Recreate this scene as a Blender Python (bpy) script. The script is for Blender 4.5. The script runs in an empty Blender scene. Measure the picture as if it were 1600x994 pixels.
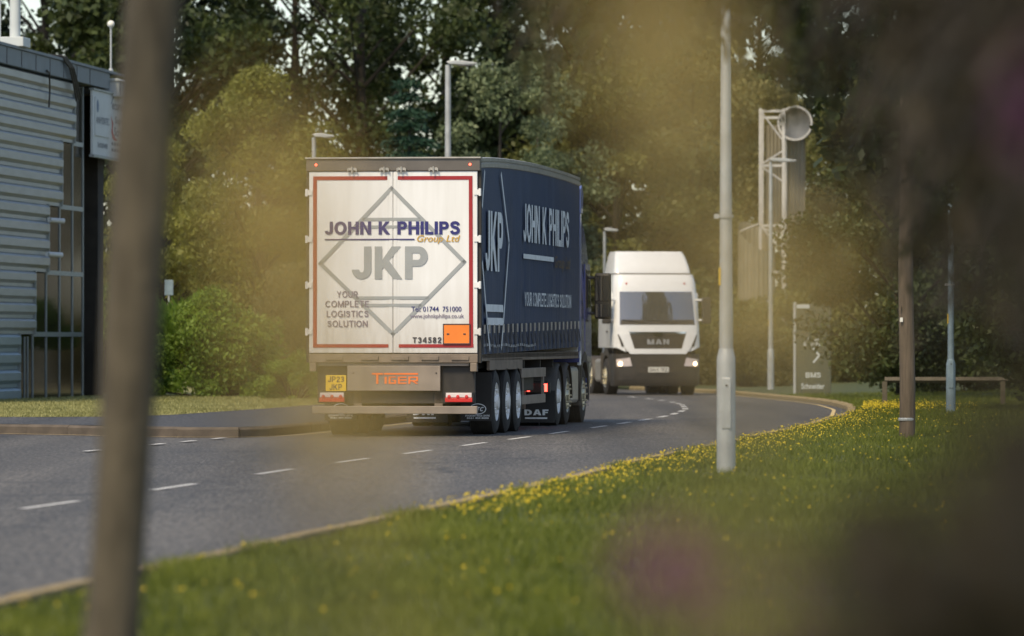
import bpy, math, random
import numpy as np
from mathutils import Vector, Matrix
R = math.radians
rng = np.random.default_rng(7)
random.seed(7)
scn = bpy.context.scene
COL = scn.collection

# ------------------------------------------------------------------ camera
CAM_H = 1.46
cd = bpy.data.cameras.new('camera')
cam = bpy.data.objects.new('camera', cd); COL.objects.link(cam)
cam.location = (0, 0, CAM_H)
cam.rotation_euler = (R(90.206), 0, 0)
cd.lens = 200; cd.sensor_width = 36; cd.clip_start = .05; cd.clip_end = 6000
cd.dof.use_dof = True; cd.dof.focus_distance = 85; cd.dof.aperture_fstop = 2.8
scn.camera = cam

# ------------------------------------------------------------------ world, sun, exposure
SUN_AZ = R(208)      # clockwise from +Y (the view direction)
SUN_EL = R(52)
w = bpy.data.worlds.new('World'); scn.world = w; w.use_nodes = True
nt = w.node_tree; nt.nodes.clear()
sky = nt.nodes.new('ShaderNodeTexSky'); sky.sky_type = 'NISHITA'; sky.sun_disc = False
sky.sun_elevation = SUN_EL; sky.sun_rotation = SUN_AZ
sky.air_density = 1.0; sky.dust_density = 1.2; sky.ozone_density = 0.0
bg = nt.nodes.new('ShaderNodeBackground'); bg.inputs['Strength'].default_value = .13
wo = nt.nodes.new('ShaderNodeOutputWorld')
nt.links.new(sky.outputs[0], bg.inputs[0]); nt.links.new(bg.outputs[0], wo.inputs[0])
sl = bpy.data.lights.new('sun', 'SUN'); sl.energy = 2.6; sl.angle = R(12); sl.color = (1, .84, .58)
sun = bpy.data.objects.new('sun', sl); COL.objects.link(sun)
sd = Vector((math.sin(SUN_AZ)*math.cos(SUN_EL), math.cos(SUN_AZ)*math.cos(SUN_EL), math.sin(SUN_EL)))
sun.rotation_euler = sd.to_track_quat('Z', 'Y').to_euler()
sun.location = (-20, -20, 60)
vs = scn.view_settings
vs.view_transform = 'Standard'; vs.look = 'None'; vs.exposure = 0.6; vs.gamma = 1.0
scn.render.engine = 'CYCLES'
scn.cycles.use_denoising = True
scn.cycles.max_bounces = 6; scn.cycles.transparent_max_bounces = 8
scn.cycles.sample_clamp_indirect = 4

# ------------------------------------------------------------------ materials
MATS = {}
def mat(name, col, rough=.6, metal=0., var=.15, scale=6., bump=0., bscale=60., col2=None, spec=.5, coat=0., detail=5., emit=None, estr=0., stretch=None):
    """principled material with noise-driven colour variation and fine relief"""
    m = bpy.data.materials.new(name); m.use_nodes = True
    n = m.node_tree.nodes; l = m.node_tree.links
    p = n['Principled BSDF']
    p.inputs['Roughness'].default_value = rough; p.inputs['Metallic'].default_value = metal
    p.inputs['Specular IOR Level'].default_value = spec
    p.inputs['Coat Weight'].default_value = coat
    tc = n.new('ShaderNodeTexCoord'); src = tc.outputs['Object']
    if stretch:
        mp = n.new('ShaderNodeMapping'); mp.inputs['Scale'].default_value = stretch
        l.new(src, mp.inputs[0]); src = mp.outputs[0]
    if var > 0 or col2:
        t = n.new('ShaderNodeTexNoise'); t.inputs['Scale'].default_value = scale; t.inputs['Detail'].default_value = detail
        l.new(src, t.inputs['Vector'])
        cr = n.new('ShaderNodeValToRGB'); cr.color_ramp.elements[0].position = .3; cr.color_ramp.elements[1].position = .7
        a = np.array(col); b = np.array(col2) if col2 else a*(1+var); a = a if col2 else a*(1-var)
        cr.color_ramp.elements[0].color = (*a, 1); cr.color_ramp.elements[1].color = (*np.minimum(b, 1), 1)
        l.new(t.outputs['Fac'], cr.inputs[0]); l.new(cr.outputs[0], p.inputs['Base Color'])
    else:
        p.inputs['Base Color'].default_value = (*col, 1)
    if bump > 0:
        t2 = n.new('ShaderNodeTexNoise'); t2.inputs['Scale'].default_value = bscale; t2.inputs['Detail'].default_value = 4
        l.new(src, t2.inputs['Vector'])
        bp = n.new('ShaderNodeBump'); bp.inputs['Strength'].default_value = bump; bp.inputs['Distance'].default_value = .02
        l.new(t2.outputs['Fac'], bp.inputs['Height']); l.new(bp.outputs[0], p.inputs['Normal'])
    if emit:
        p.inputs['Emission Color'].default_value = (*emit, 1); p.inputs['Emission Strength'].default_value = estr
    if name == 'windscreen': p.inputs['Coat IOR'].default_value = 2.1
    MATS[name] = m
    return m

def leafmat(name, c1, c2, trans=.35, rough=.55, nscale=.6):
    """leaf: colour differs from leaf to leaf and slowly through the plant; part of the light passes through"""
    m = bpy.data.materials.new(name); m.use_nodes = True
    n = m.node_tree.nodes; l = m.node_tree.links
    p = n['Principled BSDF']; out = n['Material Output']
    p.inputs['Roughness'].default_value = rough; p.inputs['Specular IOR Level'].default_value = .35
    g = n.new('ShaderNodeNewGeometry')
    tc = n.new('ShaderNodeTexCoord'); t = n.new('ShaderNodeTexNoise'); t.inputs['Scale'].default_value = nscale
    l.new(tc.outputs['Object'], t.inputs['Vector'])
    ad = n.new('ShaderNodeMath'); ad.operation = 'MULTIPLY_ADD'
    l.new(g.outputs['Random Per Island'], ad.inputs[0]); ad.inputs[1].default_value = .55
    sb = n.new('ShaderNodeMath'); sb.operation = 'MULTIPLY_ADD'; l.new(t.outputs['Fac'], sb.inputs[0]); sb.inputs[1].default_value = 1.6; sb.inputs[2].default_value = -.58
    l.new(sb.outputs[0], ad.inputs[2])
    cr = n.new('ShaderNodeValToRGB'); cr.color_ramp.elements[0].color = (*c1, 1); cr.color_ramp.elements[1].color = (*c2, 1)
    l.new(ad.outputs[0], cr.inputs[0]); l.new(cr.outputs[0], p.inputs['Base Color'])
    tr = n.new('ShaderNodeBsdfTranslucent'); l.new(cr.outputs[0], tr.inputs[0])
    mx = n.new('ShaderNodeMixShader'); mx.inputs[0].default_value = trans
    l.new(p.outputs[0], mx.inputs[1]); l.new(tr.outputs[0], mx.inputs[2]); l.new(mx.outputs[0], out.inputs['Surface'])
    MATS[name] = m
    return m

def asphalt_mat(name, base, dark, light):
    m = bpy.data.materials.new(name); m.use_nodes = True
    n = m.node_tree.nodes; l = m.node_tree.links; p = n['Principled BSDF']
    tc = n.new('ShaderNodeTexCoord')
    def noise(s, d=5, stretch=None, r=.5):
        src = tc.outputs['Object']
        if stretch:
            mp = n.new('ShaderNodeMapping'); mp.inputs['Scale'].default_value = stretch[:3]; l.new(src, mp.inputs[0]); src = mp.outputs[0]
            if len(stretch) > 3: mp.inputs['Rotation'].default_value = (0, 0, stretch[3])
        t = n.new('ShaderNodeTexNoise'); t.inputs['Scale'].default_value = s; t.inputs['Detail'].default_value = d
        t.inputs['Roughness'].default_value = r
        l.new(src, t.inputs['Vector']); return t.outputs['Fac']
    def ramp(f, p0, p1, c0, c1):
        c = n.new('ShaderNodeValToRGB'); c.color_ramp.elements[0].position = p0; c.color_ramp.elements[1].position = p1
        c.color_ramp.elements[0].color = (*c0, 1); c.color_ramp.elements[1].color = (*c1, 1); l.new(f, c.inputs[0]); return c.outputs[0]
    def mix(a, b, f, mode='MIX'):
        x = n.new('ShaderNodeMixRGB'); x.blend_type = mode
        if isinstance(f, float): x.inputs[0].default_value = f
        else: l.new(f, x.inputs[0])
        l.new(a, x.inputs[1]); l.new(b, x.inputs[2]); return x.outputs[0]
    big = ramp(noise(.25, 4, (1, .25, 1)), .3, .7, dark, base)
    trk = ramp(noise(.9, 2, (1, .015, 1, R(7))), .38, .62, (.78,)*3, (1.18,)*3)
    big = mix(big, trk, 1., 'MULTIPLY')
    agg = ramp(noise(26, 4, (1, .1, 1), .75), .36, .66, (.28,)*3, (1.75,)*3)
    c = mix(big, agg, .85, 'MULTIPLY')
    spk = ramp(noise(40, 2, (1, .1, 1)), .66, .74, (0,)*3, (1,)*3)
    lt = n.new('ShaderNodeRGB'); lt.outputs[0].default_value = (*light, 1)
    c = mix(c, lt.outputs[0], spk)
    # cracks
    vo = n.new('ShaderNodeTexVoronoi'); vo.feature = 'DISTANCE_TO_EDGE'; vo.inputs['Scale'].default_value = .16
    ds = n.new('ShaderNodeMixRGB'); ds.blend_type = 'ADD'; ds.inputs[0].default_value = 1.
    nn = n.new('ShaderNodeTexNoise'); nn.inputs['Scale'].default_value = .9; nn.inputs['Detail'].default_value = 6; l.new(tc.outputs['Object'], nn.inputs['Vector'])
    l.new(tc.outputs['Object'], ds.inputs[1]); l.new(nn.outputs['Color'], ds.inputs[2]); l.new(ds.outputs[0], vo.inputs['Vector'])
    cm = ramp(vo.outputs['Distance'], .0, .022, (1,)*3, (0,)*3)
    brk = ramp(noise(.5, 2), .5, .6, (0,)*3, (.75,)*3)
    cm = mix(cm, brk, 1., 'MULTIPLY')
    dk = n.new('ShaderNodeRGB'); dk.outputs[0].default_value = (.016, .015, .014, 1)
    c = mix(c, dk.outputs[0], cm)
    l.new(c, p.inputs['Base Color'])
    p.inputs['Roughness'].default_value = .72; p.inputs['Specular IOR Level'].default_value = .5
    bp = n.new('ShaderNodeBump'); bp.inputs['Strength'].default_value = .5; bp.inputs['Distance'].default_value = .01
    l.new(noise(60, 3), bp.inputs['Height']); l.new(bp.outputs[0], p.inputs['Normal'])
    MATS[name] = m; return m

asphalt_mat('asphalt', (.098, .087, .071), (.06, .055, .047), (.24, .235, .22))
asphalt_mat('path_asphalt', (.06, .058, .056), (.045, .044, .043), (.1, .1, .095))
mat('grass_soil', (.035, .05, .01), .9, var=.3, scale=1.5, col2=(.06, .07, .016), bump=.5, bscale=9)
mat('dry_lawn', (.15, .145, .05), .9, scale=1.2, col2=(.27, .25, .1), bump=.5, bscale=14)
mat('kerb_concrete', (.085, .066, .048), .85, var=.35, scale=3, bump=.3, bscale=40)
mat('kerb_worn', (.24, .18, .085), .85, var=.3, scale=3, bump=.3, bscale=40)
mat('paint_white', (.36, .35, .32), .7, scale=30, col2=(.66, .64, .6), bump=.1)
mat('paint_yellow', (.5, .36, .14), .7, scale=12, col2=(.6, .47, .25), bump=.1)
mat('white_panel', (.67, .66, .635), .4, scale=2.2, col2=(.75, .745, .73), coat=.15, stretch=(3, 1, .35))
mat('header_metal', (.13, .115, .10), .5, .3, var=.15, scale=3)
mat('alu', (.42, .39, .34), .45, .6, var=.15, scale=5)
mat('alu_bright', (.62, .6, .56), .35, .8, var=.12, scale=5)
mat('rim_white', (.72, .7, .66), .45, .0, var=.08, scale=8)
mat('rim_gold', (.55, .5, .36), .3, .6, var=.2, scale=9)
mat('steel_dusty', (.2, .155, .115), .7, .1, var=.25, scale=4)
mat('steel_panel', (.25, .205, .165), .6, .25, var=.18, scale=3)
mat('chassis_black', (.025, .021, .017), .65, var=.3, scale=6)
mat('tyre', (.024, .021, .018), .8, var=.25, scale=10, bump=.2, bscale=30)
mat('rubber_flap', (.022, .02, .018), .7, var=.2, scale=5)
mat('curtain', (.02, .038, .09), .55, var=.12, scale=2, bump=.15, bscale=200)
mat('curtain_print', (.72, .74, .74), .6, var=.1, scale=6)
mat('curtain_gold', (.14, .09, .04), .6, var=.1, scale=6)
mat('strap', (.1, .1, .105), .7, var=.25)
mat('hem_pale', (.3, .3, .3), .7, var=.3, scale=9)
mat('buckle', (.5, .47, .42), .4, .7, var=.1)
mat('cab_blue', (.05, .07, .24), .25, var=.08, coat=.6)
mat('cab_blue_light', (.12, .16, .38), .3, var=.08, coat=.6)
mat('print_red', (.3, .012, .014), .45, var=.08)
mat('print_navy', (.022, .022, .14), .5, var=.05)
mat('print_grey', (.3, .315, .315), .5, var=.05)
mat('print_gold', (.5, .3, .045), .5, var=.05)
mat('print_mauve', (.17, .14, .2), .5, var=.05)
mat('print_dark', (.05, .04, .04), .5, var=.05)
mat('orange_board', (.78, .2, .02), .5, var=.06, scale=4)
mat('orange_print', (.8, .17, .03), .5, var=.05)
mat('plate_yellow', (.75, .48, .02), .45, var=.06)
mat('plate_white', (.7, .68, .6), .45, var=.05)
mat('lens_red', (.5, .012, .01), .25, var=.1, coat=.5)
mat('lens_clear', (.6, .52, .5), .2, var=.1, coat=.5)
mat('lamp_red_on', (.8, .02, .02), .4, var=0, emit=(1, .06, .04), estr=5.)
mat('lamp_marker_on', (.8, .02, .02), .4, var=0, emit=(1, .1, .05), estr=4.)
mat('lamp_warm_on', (.9, .8, .6), .4, var=0, emit=(1, .74, .42), estr=4.)
mat('cab_white', (.74, .735, .72), .25, var=.03, coat=.5)
mat('plastic_dark', (.035, .03, .024), .6, var=.2, scale=6)
mat('plastic_brown', (.055, .045, .032), .6, var=.2, scale=6)
mat('glass_dark', (.03, .03, .028), .04, var=.1, spec=1., coat=1.)
mat('windscreen', (.07, .07, .065), .02, var=.12, scale=2, spec=1., coat=1.)
mat('chrome', (.8, .8, .8), .12, 1., var=.05)
mat('cladding', (.3, .32, .325), .42, .35, var=.1, scale=1.2, stretch=(1, 1, 6))
mat('cladding_low', (.24, .3, .33), .42, .4, var=.1, scale=1.2, stretch=(1, 1, 6))
mat('fascia', (.085, .115, .145), .5, .2, var=.12, scale=2)
mat('frame_grey', (.25, .28, .28), .45, .4, var=.1, scale=4)
mat('glass_building', (.018, .016, .011), .1, var=.3, scale=.8, spec=.06)
mat('dark_brick', (.03, .025, .018), .9, var=.3, scale=3)
mat('sign_white', (.5, .53, .52), .5, var=.04, scale=3)
mat('sign_text', (.15, .16, .18), .6, var=.05)
mat('sign_blue', (.03, .09, .2), .5, var=.05)
mat('sign_red', (.4, .03, .03), .5, var=.05)
mat('galv', (.42, .43, .42), .5, .35, var=.14, scale=5, bump=.1, bscale=30)
mat('galv_blue', (.22, .29, .33), .5, .3, var=.14, scale=5)
mat('wood_pole', (.11, .082, .055), .9, var=.3, scale=5, bump=.4, bscale=18, stretch=(6, 6, .5))
mat('bark', (.05, .04, .024), .9, scale=4, col2=(.105, .085, .055), bump=.8, bscale=14, stretch=(5, 5, 1.2))
mat('bark_dark', (.035, .028, .02), .95, var=.35, scale=3, bump=.5, bscale=10, stretch=(4, 4, 1))
mat('totem_green', (.075, .08, .05), .5, var=.08)
mat('rail_wood', (.09, .075, .05), .85, var=.2, scale=6)
mat('tower_steel', (.5, .47, .42), .5, .3, var=.15, scale=2)
mat('tower_clad', (.25, .225, .17), .55, .3, var=.15, scale=2)
leafmat('leaf_dark', (.018, .03, .009), (.085, .11, .03), .3)
leafmat('leaf_deep', (.014, .026, .009), (.055, .08, .025), .25)
leafmat('leaf_mid', (.06, .07, .018), (.19, .19, .05), .4)
leafmat('leaf_birch', (.06, .085, .035), (.24, .28, .14), .4)
leafmat('leaf_willow', (.08, .095, .016), (.26, .26, .05), .45)
leafmat('leaf_bush', (.08, .14, .015), (.3, .42, .06), .45)
leafmat('leaf_fern', (.15, .26, .03), (.3, .42, .06), .5)
leafmat('leaf_olive', (.13, .13, .045), (.33, .3, .12), .45)
leafmat('leaf_hedge', (.07, .06, .015), (.16, .14, .035), .35)
leafmat('leaf_conifer', (.010, .03, .018), (.035, .085, .045), .2)
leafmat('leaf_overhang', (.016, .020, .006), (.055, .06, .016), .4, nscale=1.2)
leafmat('leaf_shade_tint', (.018, .013, .004), (.05, .036, .012), .25, nscale=2)  # shade on the near foliage put into the colour: leaves darkened
leafmat('grass_blade', (.075, .1, .010), (.23, .25, .035), .45, nscale=.8)
leafmat('grass_dry', (.19, .19, .06), (.4, .38, .16), .35, nscale=.5)
leafmat('buttercup', (.5, .36, .012), (.72, .55, .03), .3)
leafmat('dry_panicle', (.66, .49, .17), (.88, .71, .33), .6, nscale=8)
leafmat('dry_panicle_olive', (.3, .27, .07), (.5, .44, .14), .45, nscale=8)
leafmat('purple_flower', (.24, .045, .2), (.44, .11, .36), .35, nscale=20)

# road spray on the lower part of the white doors
m = MATS['white_panel']; n = m.node_tree.nodes; l = m.node_tree.links; p = n['Principled BSDF']
tc = n.new('ShaderNodeTexCoord'); sx = n.new('ShaderNodeSeparateXYZ'); l.new(tc.outputs['Object'], sx.inputs[0])
mr_ = n.new('ShaderNodeMapRange'); mr_.inputs['From Min'].default_value = 2.3; mr_.inputs['From Max'].default_value = 1.2; l.new(sx.outputs['Z'], mr_.inputs['Value'])
mp = n.new('ShaderNodeMapping'); mp.inputs['Scale'].default_value = (5, 1, .9); l.new(tc.outputs['Object'], mp.inputs[0])
tn = n.new('ShaderNodeTexNoise'); tn.inputs['Scale'].default_value = 2.5; tn.inputs['Detail'].default_value = 7; l.new(mp.outputs[0], tn.inputs['Vector'])
mu = n.new('ShaderNodeMath'); mu.operation = 'MULTIPLY'; l.new(mr_.outputs[0], mu.inputs[0]); l.new(tn.outputs['Fac'], mu.inputs[1])
mx_ = n.new('ShaderNodeMixRGB'); mx_.inputs[2].default_value = (.36, .31, .25, 1)
l.new(mu.outputs[0], mx_.inputs[0]); l.new(p.inputs['Base Color'].links[0].from_socket, mx_.inputs[1]); l.new(mx_.outputs[0], p.inputs['Base Color'])

# ------------------------------------------------------------------ helpers
class MB:
    def __init__(s): s.v = []; s.f = []
    def add(s, vs, fs):
        o = len(s.v); s.v += [tuple(v) for v in vs]; s.f += [tuple(i+o for i in f) for f in fs]; return s
    def box(s, x0, x1, y0, y1, z0, z1):
        return s.add([(x0,y0,z0),(x1,y0,z0),(x1,y1,z0),(x0,y1,z0),(x0,y0,z1),(x1,y0,z1),(x1,y1,z1),(x0,y1,z1)],
                     [(3,2,1,0),(4,5,6,7),(0,1,5,4),(1,2,6,5),(2,3,7,6),(3,0,4,7)])
    def tube(s, pts, rs, n=8, caps=True):
        pts = [Vector(p) for p in pts]; rings = []
        if not hasattr(rs, '__len__'): rs = [rs]*len(pts)
        vs = []; fs = []
        for i, p in enumerate(pts):
            d = (pts[min(i+1, len(pts)-1)] - pts[max(i-1, 0)]).normalized()
            a = Vector((1,0,0)) if abs(d.x) < .8 else Vector((0,1,0))
            u = d.cross(a).normalized(); q = d.cross(u)
            for k in range(n):
                t = 2*math.pi*k/n; vs.append(p + (u*math.cos(t)+q*math.sin(t))*rs[i])
        for i in range(len(pts)-1):
            for k in range(n):
                a0 = i*n+k; b0 = i*n+(k+1) % n; fs.append((a0, b0, b0+n, a0+n))
        if caps: fs.append(tuple(range(n))[::-1]); fs.append(tuple(range((len(pts)-1)*n, len(pts)*n)))
        return s.add(vs, fs)
    def prism(s, poly, axis, a, b):
        """poly of 2-D points extruded along axis ('x': (y,z), 'y': (x,z), 'z': (x,y)) from a to b"""
        def P(p, t): return {'x': (t, p[0], p[1]), 'y': (p[0], t, p[1]), 'z': (p[0], p[1], t)}[axis]
        n = len(poly); vs = [P(p, a) for p in poly]+[P(p, b) for p in poly]
        fs = [tuple(range(n)), tuple(range(n, 2*n))[::-1]]+[(i, i+n, (i+1) % n+n, (i+1) % n) for i in range(n)]
        return s.add(vs, fs)
    def lathe(s, prof, c, axis='x', n=28):
        """prof: list of (along, radius); spun round axis through c"""
        vs = []; fs = []
        for (a, r) in prof:
            for k in range(n):
                t = 2*math.pi*k/n; p, q = r*math.cos(t), r*math.sin(t)
                vs.append({'x': (c[0]+a, c[1]+p, c[2]+q), 'y': (c[0]+p, c[1]+a, c[2]+q), 'z': (c[0]+p, c[1]+q, c[2]+a)}[axis])
        for i in range(len(prof)-1):
            for k in range(n):
                a0 = i*n+k; b0 = i*n+(k+1) % n; fs.append((a0, b0, b0+n, a0+n))
        return s.add(vs, fs)
    def patch(s, c, surf, d=.01, nx=10, nz=4, back=.03):
        """bilinear quad c = 4 (x,z) corners laid on surface surf(x,z)->y, proud by d, with a rim back towards it"""
        c = [np.array(q, float) for q in c]; vs = []; fs = []
        W = nx+1
        for j in range(nz+1):
            for i in range(nx+1):
                u, v = i/nx, j/nz
                q = c[0]*(1-u)*(1-v)+c[1]*u*(1-v)+c[2]*u*v+c[3]*(1-u)*v
                vs.append((q[0], surf(q[0], q[1])+d, q[1]))
        for j in range(nz):
            for i in range(nx): a = j*W+i; fs.append((a, a+1, a+1+W, a+W))
        ring = [i for i in range(nx+1)]+[j*W+nx for j in range(1, nz+1)]+[nz*W+i for i in range(nx-1, -1, -1)]+[j*W for j in range(nz-1, 0, -1)]
        o = len(vs)
        for i in ring: x, y, z = vs[i]; vs.append((x, y-d-back, z))
        m = len(ring)
        for k in range(m): fs.append((ring[k], ring[(k+1) % m], o+(k+1) % m, o+k))
        return s.add(vs, fs)
    def mesh(s, name, m, smooth=False):
        me = bpy.data.meshes.new(name); me.from_pydata(s.v, [], s.f); me.update()
        if m: me.materials.append(MATS[m])
        if smooth:
            me.polygons.foreach_set('use_smooth', [True]*len(me.polygons))
            me.set_sharp_from_angle(angle=R(40))
        return me
    def build(s, name, m, parent=None, smooth=False, bevel=0, label=None):
        o = bpy.data.objects.new(name, s.mesh(name, m, smooth)); COL.objects.link(o)
        if parent: o.parent = parent
        if bevel:
            b = o.modifiers.new('bevel', 'BEVEL'); b.width = bevel; b.segments = 2; b.limit_method = 'ANGLE'; b.angle_limit = R(40)
        if label: o['label'] = label
        return o

def tag(o, label, cat, group=None, kind=None):
    o['label'] = label
    if cat: o['category'] = cat
    if group: o['group'] = group
    if kind: o['kind'] = kind
    return o
def thing(name, label, cat, loc=(0,0,0), rz=0, group=None):
    o = bpy.data.objects.new(name, None); COL.objects.link(o); o.empty_display_size = .2
    o.location = loc; o.rotation_euler = (0, 0, rz)
    return tag(o, label, cat, group)
def link_mesh(name, me, parent=None):
    o = bpy.data.objects.new(name, me); COL.objects.link(o)
    if parent: o.parent = parent
    return o
def quads_mesh(name, V, m, per=4):
    """V: (n*per,3) array, each run of per verts one face"""
    n = len(V)//per
    me = bpy.data.meshes.new(name)
    me.vertices.add(len(V)); me.vertices.foreach_set('co', np.ascontiguousarray(V, dtype=np.float32).ravel())
    me.loops.add(len(V)); me.loops.foreach_set('vertex_index', np.arange(len(V), dtype=np.int32))
    me.polygons.add(n); me.polygons.foreach_set('loop_start', np.arange(0, len(V), per, dtype=np.int32))
    me.polygons.foreach_set('loop_total', np.full(n, per, dtype=np.int32))
    me.update(calc_edges=True); me.validate()
    me.materials.append(MATS[m]); return me

def stroke(pts, t):
    """a band of width t along a line of points: list of quads"""
    P = np.array(pts, float); d = np.gradient(P, axis=0); d /= np.hypot(*d.T)[:, None]; nn = np.c_[-d[:, 1], d[:, 0]]*t/2
    return [[tuple(P[i]+nn[i]), tuple(P[i]-nn[i]), tuple(P[i+1]-nn[i+1]), tuple(P[i+1]+nn[i+1])] for i in range(len(P)-1)]
def band(cx, cy, rx, ry, a0, a1, t, n=14, ty=None):
    ty = ty or t*.92; out = []
    for k in range(n):
        a, b = R(a0+(a1-a0)*k/n), R(a0+(a1-a0)*(k+1)/n)
        out.append([(cx+rx*math.cos(a), cy+ry*math.sin(a)), (cx+rx*math.cos(b), cy+ry*math.sin(b)), (cx+(rx-t)*math.cos(b), cy+(ry-ty)*math.sin(b)), (cx+(rx-t)*math.cos(a), cy+(ry-ty)*math.sin(a))])
    return out
def glyph(c, t):
    """block capitals of an even heavy stroke: (advance, polygons) in a box of cap height 1"""
    r = lambda x0, y0, x1, y1: [(x0, y0), (x1, y0), (x1, y1), (x0, y1)]
    h = t*.9
    if c == 'H': return .76, [r(0, 0, t, 1), r(.76-t, 0, .76, 1), r(t, .5-h/2, .76-t, .5+h/2)]
    if c == 'I': return t, [r(0, 0, t, 1)]
    if c == '1': return .42, [r(.42-t, 0, .42, 1), [(.0, .72), (.42-t, .8), (.42-t, 1), (.0, .86)]]
    if c == 'L': return .58, [r(0, 0, t, 1), r(t, 0, .58, h)]
    if c == 'E': return .62, [r(0, 0, t, 1), r(t, 0, .62, h), r(t, 1-h, .62, 1), r(t, .5-h*.45, .58, .5+h*.45)]
    if c == 'F': return .6, [r(0, 0, t, 1), r(t, 1-h, .6, 1), r(t, .5-h*.5, .54, .5+h*.4)]
    if c == 'T': return .68, [r(0, 1-h, .68, 1), r(.34-t/2, 0, .34+t/2, 1-h)]
    if c == 'J': return .58, [r(.58-t, .29, .58, 1)]+band(.29, .29, .29, .29, 180, 360, t)
    if c == 'U': return .76, [r(0, .32, t, 1), r(.76-t, .32, .76, 1)]+band(.38, .32, .38, .32, 180, 360, t)
    if c in 'O0': w_ = .88 if c == 'O' else .64; return w_, band(w_/2, .5, w_/2, .51, 0, 360, t, 30)
    if c == 'Q': return .88, band(.44, .5, .44, .51, 0, 360, t, 30)
    if c == 'C': return .78, band(.42, .5, .42, .51, 42, 318, t, 26)
    if c == 'G': return .84, band(.42, .5, .42, .51, 42, 325, t, 26)+[r(.46, .36, .84, .36+h), r(.84-t, .06, .84, .36)]
    if c == 'N': return .78, [r(0, 0, t, 1), r(.78-t, 0, .78, 1), [(t, 1), (t, 1-.36), (.78-t, 0), (.78-t, .36)]]
    if c == 'M': return .92, [r(0, 0, t, 1), r(.92-t, 0, .92, 1), [(t, 1), (t, .6), (.46-t*.45, 0), (.46, .28)], [(.92-t, 1), (.46, .28), (.46+t*.45, 0), (.92-t, .6)], [(.46-t*.45, 0), (.46+t*.45, 0), (.46, .28)]]
    if c == 'K': return .8, [r(0, 0, t, 1), [(t, .30), (.36, .47), (.78, 1), (.78-t*1.25, 1), (t, .58)], [(.28, .55), (.43, .56), (.82, 0), (.82-t*1.2, 0), (.24, .41)]]
    if c in 'PR':
        p = [r(0, 0, t, 1), r(t, 1-h, .4, 1), r(t, .39, .4, .39+h)]+band(.4, .695, .28, .305, -90, 90, t)
        return (.68, p) if c == 'P' else (.76, p+[[(.3, .39), (.53, .39), (.76, 0), (.76-t*1.2, 0)]])
    if c == 'B': return .7, [r(0, 0, t, 1), r(t, 1-h, .4, 1), r(t, .5-h/2, .4, .5+h/2), r(t, 0, .4, h)]+band(.4, .74, .27, .26, -90, 90, t)+band(.4, .27, .3, .27, -90, 90, t)
    if c == 'D': return .76, [r(0, 0, t, 1), r(t, 1-h, .32, 1), r(t, 0, .32, h)]+band(.32, .5, .44, .5, -90, 90, t, 20)
    if c == 'A': return .84, [[(0, 0), (t*1.05, 0), (.42+t*.1, .86), (.42+t*.55, 1), (.42-t*.55, 1)], [(.84, 0), (.42+t*.55, 1), (.42, .86), (.84-t*1.05, 0)], r(.22, .2, .62, .2+h)]
    if c == 'Y': return .8, [r(.4-t/2, 0, .4+t/2, .42), [(0, 1), (t*1.15, 1), (.4+t*.1, .55), (.4+t/2, .42), (.4-t/2, .42)], [(.8, 1), (.4+t/2, .42), (.4, .6), (.8-t*1.15, 1)]]
    if c == 'S': return .68, stroke([(.58, .70), (.55, .80), (.47, .88), (.35, .91), (.22, .89), (.13, .82), (.11, .72), (.17, .62), (.30, .555), (.42, .52), (.52, .46), (.57, .37), (.575, .27), (.53, .17), (.44, .11), (.33, .09), (.21, .11), (.13, .18), (.095, .29)], t*.96)
    if c == '2': return .62, stroke([(.1, .68), (.13, .82), (.24, .9), (.36, .91), (.48, .85), (.53, .73), (.49, .6), (.36, .44), (.2, .28), (.1, .1)], t)+[r(.03, 0, .6, h)]
    if c == '3': return .62, stroke([(.1, .75), (.16, .86), (.3, .91), (.43, .87), (.5, .76), (.47, .63), (.36, .55), (.24, .53)], t)+stroke([(.24, .53), (.4, .5), (.5, .4), (.52, .28), (.46, .15), (.32, .09), (.17, .12), (.09, .24)], t)
    if c == '4': return .66, [r(.38, 0, .38+t, 1), r(0, .22, .38, .22+h), r(.38+t, .22, .66, .22+h), [(0, .22+h), (t, .22+h), (.38, .78), (.38, 1)]]
    if c == '5': return .62, [r(.1, 1-h, .58, 1), r(.1, .5, .1+t*.9, 1-h)]+stroke([(.16, .53), (.3, .61), (.44, .57), (.52, .44), (.51, .27), (.44, .14), (.3, .09), (.16, .12), (.09, .24)], t)
    if c == '8': return .64, band(.32, .74, .28, .265, 0, 360, t, 20)+band(.32, .27, .32, .28, 0, 360, t, 20)
    if c == '7': return .6, [r(0, 1-h, .6, 1), [(.15, 0), (.15+t*1.1, 0), (.6, 1-h), (.6-t*1.1, 1-h)]]
    if c == '6' or c == '9' or c == 'Z': return .64, band(.32, .5, .32, .5, 0, 360, t, 20)
    return .3, []
def block(s, m, parent, place, x0, x1, z0, z1, t=.2, gap=.1, space=.34, shear=0., name='letter', label=None, surf_step=.0004, axis=1, sgn=-1):
    """block capitals filling a box, one object for each letter; place(u, v) -> local point"""
    items = []; x = 0.
    for w_ in s.split(' '):
        word = []
        for c in w_:
            adv, polys = glyph(c, t); items.append([[(px+x+shear*py, py) for px, py in q] for q in polys]); x += adv+gap
        x += space-gap
    W = x-space
    for word in items:
        b = MB()
        for k, q in enumerate(word):
            pts = []
            for px, py in q:
                p = list(place(x0+(x1-x0)*px/W, z0+(z1-z0)*py)); p[axis] += sgn*surf_step*(k % 5); pts.append(tuple(p))
            b.add(pts, [tuple(range(len(pts)))])
        b.build(name, m, parent, label=label)
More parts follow.
